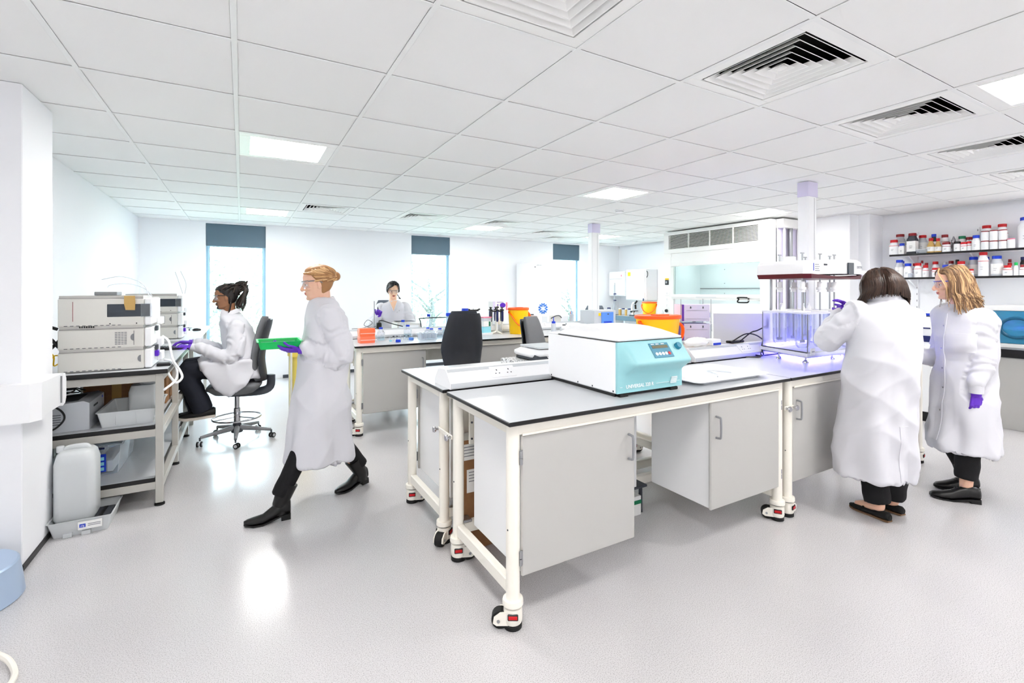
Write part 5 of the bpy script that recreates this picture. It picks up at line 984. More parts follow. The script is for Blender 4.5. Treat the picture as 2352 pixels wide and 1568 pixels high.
def folds(me, fn):
    n = len(me.vertices); co = np.empty(n*3); me.vertices.foreach_get('co', co); no = np.empty(n*3); me.vertices.foreach_get('normal', no)
    co = co.reshape(-1,3); no = no.reshape(-1,3); d = np.array([fn(p, q) for p, q in zip(co, no)]); co += no*d[:,None]
    me.vertices.foreach_set('co', co.ravel()); me.update()
def nz(p, s): return noise.noise(V((p[0]*s[0], p[1]*s[1], p[2]*s[2])))
HEAD = [(.118,.002,-.034,.020),(.110,.036,-.066,.046),(.095,.062,-.087,.061),(.075,.078,-.098,.070),(.050,.087,-.103,.0745),(.026,.089,-.104,.0755),(.010,.083,-.102,.075),(-.005,.078,-.099,.0735),(-.020,.0805,-.094,.0715),(-.035,.082,-.086,.0685),(-.050,.083,-.076,.0645),(-.065,.082,-.064,.060),(-.080,.0805,-.048,.0545),(-.095,.080,-.028,.046),(-.107,.073,.000,.034),(-.114,.058,.026,.018)]
def head_mesh(c, h, pitch, jaw=1.0, ears=True, scale=1.0, roll=0, neck=None):
    """+X forward, Y left, Z up in head space; c is the middle of the head at eye height"""
    m = MB(); R = []
    for z, xf, xb, w in HEAD:
        lo = max(0,min(1,(-.02-z)/.08)); ww = w*(1-lo+lo*jaw); xc = -.012 if z > -.09 else (xf+xb)/2; ring_ = []
        for a in np.linspace(0,2*PI,33)[:-1]:
            ca, sa = math.cos(a), math.sin(a); x = xc+((xf-xc) if ca > 0 else (xc-xb))*math.copysign(abs(ca)**(.86 if ca > 0 else 1),ca); y = ww*math.copysign(abs(sa)**(1.0+.35*lo*(ca > 0)),sa); ring_.append((x,y,z))
        R.append(ring_)
    m.loft(R)
    m.ell((.071,0,-.097),(.015,.019*jaw,.013),14,10)                        # chin
    for s in (-1,1):
        m.ell((.058,s*.040,-.028),(.020,.019,.016),12,8)                    # cheekbone
        m.ell((.077,s*.027,.021),(.010,.022,.007),12,8)                     # brow ridge
        if ears: m.ell((-.012,s*.074,-.006),(.017,.007,.030),12,8,Matrix.Rotation(s*.4,3,'Z')); m.ell((-.006,s*.072,-.030),(.010,.006,.011),10,6)
        m.ell((.092,s*.0115,-.037),(.011,.0075,.007),10,6)                  # nostril wing
    m.tube([(.082,0,.012),(.092,0,-.010),(.104,0,-.031),(.096,0,-.041)],[.0075,.0095,.0115,.010],10,smooth=3)   # nose
    m.ell((.083,0,-.0575),(.0095,.024,.0062),14,8); m.ell((.0815,0,-.0675),(.0095,.020,.0068),14,8)               # lips
    M = Matrix.Translation(c) @ Matrix.Rotation(h,4,'Z') @ Matrix.Rotation(roll,4,'X') @ Matrix.Rotation(pitch,4,'Y') @ Matrix.Scale(scale,4)
    m.xf(M)
    n1 = V3(neck) if neck is not None else M @ V((-.04,0,-.17))
    m.tube([M @ V((-.022,0,-.02)), (M @ V((-.022,0,-.075))), n1, n1-V((0,0,.04))],[.050,.050,.054,.06],16,smooth=3)
    me = remesh(m, .0040*scale, 2); return me, M
def hair_cap(M, extra=(), low=-.075, front=.078, vox=.0065, k=1.065):
    """close hair following the skull above the hairline"""
    m = MB(); R = []
    for z, xf, xb, w in [(.124,.0,-.03,.012)]+HEAD[:14]:
        ring_ = []
        for a in np.linspace(-PI,PI,41)[:-1]:
            t = abs(a); hl = front if t < .5 else front-.012*(t-.5)/.5 if t < 1.0 else front-.012-(front-.032)*(t-1.0)/.4 if t < 1.4 else .02-(.02-low)*min(1,(t-1.4)/.35)
            f = .86+(k-.86)*sm(hl-.010,hl+.004,z); ca, sa = math.cos(a), math.sin(a); xc = -.012
            ring_.append((xc+((xf-xc) if ca > 0 else (xc-xb))*f*math.copysign(abs(ca)**(.86 if ca > 0 else 1),ca), w*f*sa, z*1.0+(.006 if z > .09 else 0)))
        R.append(ring_)
    m.loft(R)
    for c, r_ in extra: m.ell(c, r_, 18, 12)
    m.xf(M); return remesh(m, vox, 2)
def face_bits(t, M, base, browm='brow', lids='skin_fair', closed=.0):
    X_ = Matrix.Translation(-V3(base)) @ M
    for s in (-1,1):
        e = MB().ell((.0655,s*.031,-.002),(.0120,.0120,.0120),14,10).xf(X_).build('eye','eye_white',t); MB().ell((.0745,s*.032,-.003),(.0045,.0062,.0062),12,8).xf(X_).build('iris','iris',e)
        MB().ell((.0655,s*.031,.003+closed*-.005),(.0130,.0145,.0110),14,10,Matrix.Rotation(-.5,3,'Y')).xf(X_).build('eyelid',lids,e)
        MB().tube([(.078,s*.014,.020),(.0815,s*.028,.0245),(.072,s*.046,.020)],[.003,.0042,.002],6,smooth=4).xf(X_).build('eyebrow',browm,t)
def lip_faces(me, M, beard=False):
    Mi = M.inverted()
    for p in me.polygons:
        q = Mi @ p.center
        if beard and q.x > .055 and ((abs(q.y) < .026 and -.118 < q.z < -.082) or (abs(q.y) < .024 and -.052 < q.z < -.044 and q.x < .099) or (.020 < abs(q.y) < .028 and -.09 < q.z < -.05 and q.x > .062)): p.material_index = 2
        if q.x > .081 and abs(q.z+.0625) < .0125-.38*abs(q.y): p.material_index = 1
def join(a, b):
    bm = bmesh.new(); bm.from_mesh(a); bm.from_mesh(b); bm.to_mesh(a); bm.free(); return a
def glasses(t, M, base, arm='lens_blue'):
    X_ = Matrix.Translation(-V3(base)) @ M; g = MB(); n = 18
    rows = []
    for z in (.022,.006,-.012,-.026):
        rows.append([(.098-.35*(abs(a)**2.2)*.12-(.006 if z < -.02 else 0), a*.068, z*(1 if abs(a) > .14 or z > 0 else .35)) for a in np.linspace(-1,1,n)])
    v = [p for r_ in rows for p in r_]; f = [(j*n+i,j*n+i+1,(j+1)*n+i+1,(j+1)*n+i) for j in range(3) for i in range(n-1)]
    g.add(v,f); o = g.xf(X_).build('safety_glasses','lens',t)
    MB().tube([(rows[0][i][0]+.001,rows[0][i][1],rows[0][i][2]) for i in range(n)],.0028,6).xf(X_).build('brow_bar','lens_blue' if arm=='lens_blue' else 'mid_grey',o)
    for s in (-1,1): MB().tube([(.056,s*.069,.018),(.03,s*.076,.017),(-.01,s*.079,.012),(-.03,s*.077,-.004)],.0034,6,smooth=3).xf(X_).build('glasses_arm',arm,o)
def glove(t, base, w, d, n, side, curl=(.35,.35,.3), spread=.10, thumb=.7, cuff=True, name='glove', m='glove_purple', finger_extra=(0,0,0,0)):
    w, d, n = V3(w), V3(d).normalized(), V3(n); n = (n-d*n.dot(d)).normalized(); s = d.cross(n)*side          # s points to the thumb side
    mb = MB()
    for i, (o, ln, r) in enumerate(((.027,.070,.0088),(.009,.078,.0090),(-.010,.072,.0086),(-.027,.056,.0078))):
        b0 = w+d*.012+s*o*.5; b1 = w+d*(.088-.004*abs(i-1))+s*o
        mb.tube([b0,b1],[.0165,.0125],10); mb.ell(b1,(.0125,)*3,10,6)
        ang = 0; p = b1; dr = (d+s*spread*(1.2-i*.8)).normalized(); pts = [p]
        for j, fr_ in enumerate((.45,.32,.23)):
            ang += curl[j]+finger_extra[i]*(.5 if j else .3); q = dr*math.cos(ang)-n*math.sin(ang); p = p+q*ln*fr_; pts.append(p)
        mb.tube(pts,[r*1.08,r,r*.95,r*.8],10); mb.ell(pts[-1],(r*.82,)*3,10,6)
        for q in pts[1:3]: mb.ell(q,(r*1.0,)*3,8,6)
    mb.ell(w+d*.05,(.036,.03,.017),14,10,Matrix((s,d,n)).transposed()) if False else mb.tube([w+d*.0,w+d*.03,w+d*.075],[.026,.030,.030],14,flat=1)
    # thumb
    tb = w+d*.025+s*.022-n*.004; t1 = tb+(d*.55+s*thumb-n*.25).normalized()*.042; t2 = t1+(d*.9+s*thumb*.35-n*.3).normalized()*.032; t3 = t2+(d*.95+s*.05-n*.35).normalized()*.024
    mb.tube([tb,t1,t2,t3],[.0165,.0125,.0105,.0085],10); mb.ell(t1,(.0125,)*3,8,6); mb.ell(t2,(.0105,)*3,8,6); mb.ell(t3,(.0086,)*3,8,6)
    # flatten the palm tube along the dorsal direction
    vv = []
    for p in mb.v:
        r_ = V3(p)-w; a = r_.dot(n); k = r_.dot(d)
        vv.append(tuple(V3(p)-n*a*(.42 if (k < .086 and abs(a) > .012) else 0)))
    mb.v = vv
    if cuff: mb.tube([w-d*.035,w-d*.005,w+d*.02],[.031,.029,.027],14)
    return put(remesh(mb,.0032,2),name,m,t,base)
def shoe(t, base, heel, heading, length, style='flat', lift=0, name='shoe', side=1, mats=('shoe_black','sole_tan')):
    """heel: floor point under the back of the heel"""
    L = length; rings = []; prof = {'flat': [(0,.045,.020),(.06,.055,.030),(.2,.05,.033),(.42,.036,.036),(.62,.04,.041),(.8,.034,.040),(.93,.024,.030),(1,.016,.012)],
        'oxford': [(0,.078,.024),(.06,.092,.034),(.22,.096,.037),(.40,.092,.039),(.58,.072,.043),(.78,.050,.043),(.93,.038,.034),(1,.024,.014)],
        'boot': [(0,.09,.024),(.06,.105,.034),(.22,.105,.036),(.40,.085,.038),(.6,.056,.041),(.8,.044,.040),(.93,.034,.028),(1,.024,.010)],
        'trainer': [(0,.075,.026),(.06,.09,.036),(.22,.085,.038),(.42,.075,.041),(.6,.06,.046),(.8,.052,.046),(.93,.042,.036),(1,.026,.016)]}[style]
    hl = {'flat':.004,'oxford':.022,'boot':.03,'trainer':.006}[style]; sl = {'flat':.008,'oxford':.010,'boot':.010,'trainer':.024}[style]
    M = Matrix.Translation(V3(heel)-V3(base)) @ Matrix.Rotation(heading,4,'Z') @ Matrix.Rotation(lift,4,'Y')
    up = MB(); so = MB(); R = []; S = []
    for u, hgt, w in prof:
        z0 = hl*(1-sm(.25,.55,u))+sl+.004*sm(.85,1,u); cy = side*.006*math.sin(u*PI)
        ring_ = []
        for a in np.linspace(0,2*PI,17)[:-1]:
            ca, sa = math.cos(a), math.sin(a); ring_.append((u*L, cy+w*(abs(ca)**.8)*math.copysign(1,ca)*(1 if sa < .2 else 1-.25*sa), z0+(hgt*.42)*(1+(abs(sa)**.8)*math.copysign(1,sa))*(1 if sa > 0 else 1)))
        R.append(ring_); zb = max(0.0, hl*(1-sm(.25,.55,u)))+.010*sm(.8,1,u)*(1 if style != 'flat' else .4)
        S.append([(u*L*1.0, cy+w*1.04*k_, z_) for k_, z_ in ((-1,zb),(1,zb),(1,zb+sl),(-1,zb+sl))])
    o = up.loft(R).xf(M).build(name,mats[0],t,sharp=60)
    so.loft(S).xf(M).build('sole',mats[1],o)
    if hl > .015: MB().prism([(0,-.026),(.055,-.028),(.055,.028),(0,.026)],'z',0,hl+.004).xf(M @ Matrix.Scale(1,4)).build('heel_block',mats[1],o)
    if style == 'flat': MB().tube([(L*.62,-.028,.036),(L*.60,0,.047),(L*.62,.028,.036)],.006,6,smooth=3).xf(M).build('bow',mats[0],o)
    if style in ('oxford','trainer'):
        for k in range(3): MB().tube([(L*(.42+.06*k),-.020,.090-.012*k),(L*(.44+.06*k),0,.100-.013*k),(L*(.42+.06*k),.020,.090-.012*k)],.0034,6,smooth=3).xf(M).build('lace',mats[0],o)
    return o
def spine_loft(mb, rows, h, n=36, sup=.85):
    """rows: (centre, half width, half depth[, tilt]) stacked from top to bottom; sideways axis from heading h"""
    F, L = frame(h); R = []
    for row in rows:
        c, a, b = V3(row[0]), row[1], row[2]; tl = row[3] if len(row) > 3 else 0; Fd = F*math.cos(tl)+V((0,0,1))*math.sin(tl)
        R.append([c+L*(a*math.copysign(abs(math.cos(t_))**sup,math.cos(t_)))+Fd*(b*math.copysign(abs(math.sin(t_))**sup,math.sin(t_))) for t_ in np.linspace(0,2*PI,n+1)[:-1]])
    mb.loft(R); return R
def interp_rows(rows, k=4):
    out = []
    for i in range(len(rows)-1):
        a, b = rows[i], rows[i+1]
        for j in range(k):
            s = j/k; out.append((V3(a[0]).lerp(V3(b[0]),s), a[1]*(1-s)+b[1]*s, a[2]*(1-s)+b[2]*s, (a[3] if len(a) > 3 else 0)*(1-s)+(b[3] if len(b) > 3 else 0)*s))
    out.append(rows[-1]); return out
def hem(rows, d=.022):
    c, a, b = V3(rows[-1][0]), rows[-1][1], rows[-1][2]
    return rows+[(c, a-d, b-d), (c+V((0,0,.10)), a-d-.012, b-d-.012), (c+V((0,0,.16)), a-d-.05, b-d-.05)]
def body(t, base, J, skin, head, lipm, extra=()):
    """one continuous figure: trunk, arms and legs grown together, head on top"""
    m = MB(); F, L = frame(J['h'])
    spine_loft(m, interp_rows([(J['neck'],.05,.05),(V3(J['neck']).lerp(V3(J['chest']),.35),.12,.075),(J['chest'],.145,.095),(V3(J['chest']).lerp(V3(J['pelvis']),.6),.125,.09),(J['pelvis'],.15,.11),(V3(J['pelvis'])-V((0,0,.08)),.13,.1)],3), J['h'])
    for s in 'LR':
        limb(m,[J['sh'+s],J['el'+s],J['wr'+s]],[.045,.038,.026])
        limb(m,[J['hip'+s],J['kn'+s],J['an'+s]],[.078,.055,.036]); 
        if 'toe'+s in J: limb(m,[J['an'+s],V3(J['an'+s]).lerp(V3(J['toe'+s]),.5),J['toe'+s]],[.034,.03,.02])
    me = remesh(m,.010,3); hm, M = head; lip_faces(hm, M, skin == 'skin_brown'); join(me, hm)
    return put(me,'body',[skin,lipm,'hair_black'],t,base), M
def hair_tubes(locks, r0, r1, n=6, k=4, shades=1):
    m = MB(); rq = random.Random(1)
    for pts in locks: 
        P = catmull(pts,k); c = len(P); m.tube(P,[r0*(1-i/(c-1))+r1*(i/(c-1)) for i in range(c)],n,flat=.6,mi=rq.randrange(shades))
    return m
def coat_fn(h, centre, zhem, arms, A=.012, back_vent=None):
    F, L = frame(h); cx_, cy_ = centre
    def fn(p, q):
        r_ = V((p[0]-cx_,p[1]-cy_,0)); th = math.atan2(r_.dot(L), r_.dot(F)); low = max(0,min(1,(1.05-p[2])/.6))
        d = 0
        near = 9; sarm = 0
        for a, b in arms:
            ab = b-a; tt = max(0,min(1,(V(p)-a).dot(ab)/ab.length_squared)); dd = (V(p)-(a+ab*tt)).length
            if dd < near: near, sarm = dd, tt*ab.length
        if near < .075:
            d += .0075*math.sin(sarm*80+7*nz(p,(9,9,9)))*(.5+nz(p,(12,12,12))) + .008*(.4-abs(nz(p,(11,11,8))))
        else:
            d += A*low*.9*(math.sin(9*th+3*nz(p,(2,2,1.2)))*.6+math.sin(5*th+1.3)*.5)
            q2 = V((p[0]*.8+p[2]*.35, p[1]*.8-p[2]*.3, p[2]*.42)); w1 = noise.noise(q2*6.2); w2 = noise.noise(V((p[0]*5-p[2]*3, p[1]*5+p[2]*2.6, p[2]*2.2+5)))
            d += .034*(.4-abs(w1))+.028*(.4-abs(w2))
            if p[2] < .75 and r_.x*q[0]+r_.y*q[1] < 0: d = -d      # the lining follows the outside of the skirt
        return d
    return fn
def stud(t, base, p, n):
    q = V3(n).normalized(); MB().lathe([(.0055,0),(.0055,.002),(.003,.0035)],n=10).xf(Matrix.Translation(V3(p)-V3(base)) @ q.to_track_quat('Z','Y').to_matrix().to_4x4()).build('stud','chrome',t)
def project(o, p, d):
    """nearest surface point of mesh object o from world-ish local p along d"""
    ok, loc, nor, _ = o.ray_cast(V3(p), V3(d)); return (loc, nor) if ok else (None, None)
def patch(t, coat, base, c, right, up, w, h, d, name='pocket', nu=8, nv=8, off=.004, m='coat_white'):
    """cloth patch laid on the coat: c world centre in front of the cloth, d direction towards it"""
    dg = bpy.context.evaluated_depsgraph_get(); mb = MB(); g = []
    for j in range(nv+1):
        for i in range(nu+1):
            p = V3(c)+V3(right)*w*(i/nu-.5)+V3(up)*h*(j/nv-.5)-V3(base); lo, no = project(coat, p, d)
            g.append((lo-V3(d).normalized()*off) if lo else None)
    if any(q is None for q in g): return None
    f = [(j*(nu+1)+i,j*(nu+1)+i+1,(j+1)*(nu+1)+i+1,(j+1)*(nu+1)+i) for j in range(nv) for i in range(nu)]
    mb.add(g,f); k = len(g); mb.v += [tuple(V3(q)+V3(d).normalized()*(off+.004)) for q in g]
    rim = list(range(nu+1))+[j*(nu+1)+nu for j in range(1,nv+1)]+[nv*(nu+1)+i for i in range(nu-1,-1,-1)]+[j*(nu+1) for j in range(nv-1,0,-1)]
    for i in range(len(rim)): a, b = rim[i], rim[(i+1) % len(rim)]; mb.f.append((b,a,a+k,b+k)); mb.mi.append(0)
    return mb.build(name,m,coat,sharp=50)
def collar(t, base, c, h, a, b, tilt=.25, hgt=.035, m='coat_white', gap=.5):
    F, L = frame(h); R = []; ks = np.linspace(gap,2*PI-gap,29); mb = MB()
    rows = []
    for z, g in ((0,1.10),(hgt,1.0),(hgt+.004,1.05),(hgt*.1,1.28),(-.012,1.30)):
        rows.append([V3(c)-V3(base)+F*(b*g*math.cos(k))+L*(a*g*math.sin(k))+V((0,0,z+tilt*-(b*math.cos(k)))) for k in ks])
    mb.loft(rows,False,closed=False); return mb.build('collar',m,t,sharp=70)

# ---- woman with her back turned, at the purple-lit bath
def woman_back():
    h = math.radians(52); F, L = frame(h); b = V((3.64,1.47,0)); U = V((0,0,1))
    t = thing('person', 'woman with dark brown hair in a white lab coat, back turned, reaching over the bath', 'person', b)
    J = dict(h=h, neck=b+F*.02+U*1.40, chest=b+F*.01+U*1.20, pelvis=b+U*.86, shL=b+L*.165+U*1.31+F*.02, shR=b-L*.14+U*1.285+F*.02,
      elL=V((3.47,1.76,1.15)), wrL=V((3.70,1.765,1.315)), elR=V((3.85,1.60,1.10)), wrR=V((3.83,1.725,1.30)), hipL=b+L*.10+U*.84, hipR=b-L*.045+U*.84,
      knL=b+L*.085+U*.46+F*.02, knR=b-L*.075+U*.46+F*.02, anL=V((3.585,1.485,.075)), anR=V((3.755,1.475,.075)), toeL=V((3.61,1.62,.035)), toeR=V((3.78,1.60,.035)))
    hd = head_mesh(b+F*.065+U*1.487, h+.05, .42, scale=.98, neck=b+F*.03+U*1.385); bo, M = body(t, b, J, 'skin_fair', hd, 'lip')
    m = MB(); c = lambda z, o, f=0: b+L*o+F*f+U*z
    spine_loft(m, hem(interp_rows([(c(1.435,0,.02),.068,.064),(c(1.40,0,.015),.085,.075),(c(1.375,0,.012),.115,.085),(c(1.335,.005,.01),.155,.10),(c(1.28,.01,.005),.18,.122),(c(1.15,.015,0),.185,.14),(c(.98,.025,0),.19,.145),(c(.78,.04,.0),.195,.15),(c(.55,.055,.0),.205,.16),(c(.27,.07,.0),.212,.168)],4)), h)
    limb(m,[J['shL']+U*.005,J['elL']+V((.0,-.02,-.01)),J['wrL']-V((.03,0,.022))],[.078,.082,.048],14); limb(m,[J['shR'],J['elR'],J['wrR']-V((-.01,.03,.03))],[.078,.075,.048],14)
    me = remesh(m,.0095,3); folds(me, coat_fn(h,(b.x,b.y),.29,[(J['shL']+L*.06,J['elL']),(J['elL'],J['wrL']),(J['elR'],J['wrR'])],.016))
    coat = put(me,'lab_coat','coat_white',t,b)
    collar(t,b,b+F*.02+U*1.415,h+PI,.074,.070,-.12,.03,gap=.0)
    # back vent: overlapping cloth edge down the lower back
    dg = bpy.context.view_layer.update(); bp = b-F*.5-L*.012
    patch(t,coat,b,bp+U*.46,L,U,.06,.34,F,'back_vent',6,10,.004)
    for s_, e in (('L',J['wrL']),('R',J['wrR'])):
        el = J['el'+s_]; d = (e-el).normalized(); MB().tube([e-d*.05-b,e-d*.02-b,e+d*.008-b],[.043,.038,.037],16).build('cuff','coat_white',t)
    m = MB()
    for s_ in 'LR': limb(m,[J['hip'+s_]-U*.05,J['kn'+s_],J['an'+s_]+U*.02+F*.01],[.075,.078,.074],14,4,False)
    m.ell(b+L*.03+U*.8,(.11,.11,.1),16,10); me = remesh(m,.011,2); folds(me, lambda p,q: .006*nz(p,(8,8,16)))
    put(me,'trousers','trouser_black',t,b)
    shoe(t,b,V((3.565,1.415,0)),math.radians(80),.25,'flat',side=-1,mats=('suede_black','sole_tan')); shoe(t,b,V((3.745,1.415,0)),math.radians(76),.245,'flat',side=1,mats=('suede_black','sole_tan'))
    glove(t,b,J['wrL']+V((.015,.0,.012)),V((.75,.28,.30)),V((-.25,-.1,1)),-1,(.5,.5,.4),.1,.6); glove(t,b,J['wrR']+V((-.01,.01,.015)),V((-.55,.25,.6)),V((.5,-.35,.6)),1,(.25,.3,.25),.28,.9)
    # straight bob falling forward
    rnd = random.Random(4); m = MB()
    cap = hair_cap(M,[((-.022,0,.034),(.106,.094,.090)),((-.035,0,-.025),(.098,.116,.085))]); locks = []
    for i in range(620):
        a = rnd.uniform(.5,PI)*rnd.choice((-1,1)); ca, sa = math.cos(a), math.sin(a); z0 = rnd.uniform(.05,.118); r0 = math.sqrt(max(.04,1-((z0-.034)/.095)**2))
        p0 = M @ V((-.022+.113*r0*ca,.101*r0*sa,z0)); p1 = M @ V((-.03+.116*ca,.118*sa,.025)); p2 = M @ V((-.03+.118*ca,.134*sa,-.045))
        dn = rnd.uniform(.035,.075)*(1 if abs(a) > 2 else 1.5); p3 = p2+V((0,0,-dn))+L*(.014*sa+rnd.uniform(-.006,.006))+F*(.02+.02*ca)
        locks.append([p0,p1,p2,p3])
    join(cap, hair_tubes(locks,.0066,.0022,shades=3).mesh('h',['hair_brown','hair_brown_1','hair_brown_2'],80))
    put(cap,'hair',['hair_brown','hair_brown_1','hair_brown_2'],t,b)
    return t
woman_back()
# ---- blonde woman watching, arms relaxed
def woman_blonde():
    h = math.radians(146); F, L = frame(h); b = V((4.47,1.33,0)); U = V((0,0,1)); hh = math.radians(120)
    t = thing('person', 'blonde woman in safety glasses and white lab coat, looking left, one gloved hand hanging', 'person', b)
    J = dict(h=h, neck=b+F*.015+U*1.37, chest=b+U*1.17, pelvis=b+U*.86, shL=b+L*.155+U*1.275, shR=b-L*.155+U*1.285, elL=V((4.372,1.205,.985)), wrL=V((4.305,1.22,.785)), elR=V((4.60,1.50,1.0)), wrR=V((4.475,1.615,.965)),
      hipL=b+L*.085+U*.84, hipR=b-L*.085+U*.84, knL=b+L*.06+U*.46+F*.015, knR=b-L*.09+U*.46+F*.03, anL=V((4.395,1.30,.085)), anR=V((4.64,1.375,.085)))
    hd = head_mesh(b+V((-.075,.045,0))+U*1.523, hh, .10, jaw=.93, ears=True, scale=.99, neck=b+F*.02+U*1.35); bo, M = body(t, b, J, 'skin_fair', hd, 'lip'); face_bits(t, M, b); glasses(t, M, b)
    c = lambda z, o=0, f=0: b+L*o+F*f+U*z; m = MB()
    spine_loft(m, hem(interp_rows([(c(1.375,0,.012),.066,.062),(c(1.345,0,.01),.10,.08),(c(1.318,0,.005),.165,.10),(c(1.265,0,0),.19,.12),(c(1.14,0,.005),.178,.138),(c(.98,0,0),.168,.128),(c(.80,0,.005),.18,.14),(c(.58,0,.01),.192,.155),(c(.345,0,.015),.202,.168)],4)), h)
    limb(m,[J['shL']-U*.005,J['elL'],J['wrL']+U*.065],[.062,.066,.046],14); limb(m,[J['shR'],J['elR'],J['wrR']],[.076,.070,.050],14)
    me = remesh(m,.0095,3); folds(me, coat_fn(h,(b.x,b.y),.36,[(J['shL']+L*.05,J['elL']),(J['elL'],J['wrL']),(J['elR'],J['wrR'])],.014)); coat = put(me,'lab_coat','coat_white',t,b)
    collar(t,b,b+F*.012+U*1.375,h,.070,.064,.22,.03,gap=.35); bpy.context.view_layer.update()
    MB().ell(b*0+F*.055+U*1.362,(.035,.035,.02),14,8).build('shirt_collar','shirt_dark',t)
    cf_ = b+F*.5
    patch(t,coat,b,cf_+U*.86+L*.0,L,U,.05,.90,-F,'front_placket',4,40,.004)
    for z in (1.22,1.06,.92,.78,.62): 
        lo, no = project(coat, cf_-b+U*z+L*.008, -F); 
        if lo: stud(t,b,lo+b+F*.0045,F)
    sd_ = (F*.55+L*.85).normalized(); sr = U.cross(sd_)*-1
    patch(t,coat,b,b+L*.12+F*.5+U*1.11,L,U,.11,.13,-F,'breast_pocket',8,8,.0035); patch(t,coat,b,b+L*.13+F*.5+U*.78,L,U,.15,.18,-F,'side_pocket',8,8,.0035)
    MB().tube([J['wrL']+U*.075-b,J['wrL']+U*.03-b,J['wrL']-U*.008-b],[.046,.040,.037],16).build('cuff','coat_white',t)
    d = (J['wrR']-J['elR']).normalized(); MB().tube([J['wrR']-d*.03-b,J['wrR']-b,J['wrR']+d*.03-b],[.045,.04,.038],16).build('cuff','coat_white',t)
    m = MB()
    for s_ in 'LR': limb(m,[J['hip'+s_]-U*.05,J['kn'+s_],J['an'+s_]+U*.07],[.078,.074,.066],14,4,False)
    m.ell(b+U*.8,(.11,.11,.1),16,10); me = remesh(m,.011,2); folds(me, lambda p,q: .005*nz(p,(8,8,16))); put(me,'trousers','trouser_black',t,b)
    shoe(t,b,V((4.425,1.235,0)),math.radians(124),.27,'oxford',side=1,mats=('shoe_black','shoe_black')); shoe(t,b,V((4.675,1.315,0)),math.radians(134),.265,'oxford',side=-1,mats=('shoe_black','shoe_black'))
    glove(t,b,J['wrL']-U*.012,V((.02,.02,-1)),V((-.55,-.8,0)),-1,(.55,.7,.5),.06,.55); glove(t,b,J['wrR']+d*.03,d+V((0,0,-.1)),V((0,0,1)),1,(.5,.5,.4))
    rnd = random.Random(9); m = MB(); cap = hair_cap(M,[((-.060,0,-.03),(.060,.080,.08))],k=1.08)
    locks = []; Fh, Lh = frame(hh)
    for i in range(420):
        s_ = rnd.choice((-1,1)); e = rnd.random(); x0 = .065-.15*e; z0 = .036+.09*math.sqrt(max(.02,1-((x0+.026)/.104)**2))
        p0 = M @ V((x0,s_*.006,z0)); a = 1.15+1.75*e+rnd.uniform(-.12,.12); ca, sa = math.cos(a), math.sin(a)*s_; w = rnd.uniform(-.014,.014)
        p1 = M @ V((-.012+.100*ca*.9+.012,.080*sa,.085+rnd.uniform(-.012,.012))); p2 = M @ V((-.02+.104*ca,.094*sa,.0+w)); ln = rnd.uniform(.02,.15)
        p3 = p2+U*-.075+Fh*(-.012+w)+Lh*(.014*sa); p4 = p3+U*-ln*.5+Fh*(-.010-w)+Lh*(.008*sa); p5 = p4+U*-ln*.5+Fh*(-.012+w)+Lh*(.002*sa)
        locks.append([p0,p1,p2,p3,p4,p5])
    for i in range(9):   # loose front strands beside the cheek
        s_ = rnd.choice((-1,1,1)); p0 = M @ V((.06,s_*.01,.112)); p1 = M @ V((.075,s_*.045,.075)); p2 = M @ V((.050+rnd.uniform(-.012,.02),s_*.080,.0)); p3 = M @ V((.045+rnd.uniform(-.01,.015),s_*.078,-.07)); p4 = p3-U*rnd.uniform(.03,.11)+Fh*rnd.uniform(-.01,.01)
        locks.append([p0,p1,p2,p3,p4])
    join(cap, hair_tubes(locks,.0064,.0018,shades=3).mesh('h',['hair_blonde','hair_blonde_1','hair_blonde_2'],80)); put(cap,'hair',['hair_blonde','hair_blonde_1','hair_blonde_2'],t,b)
woman_blonde()
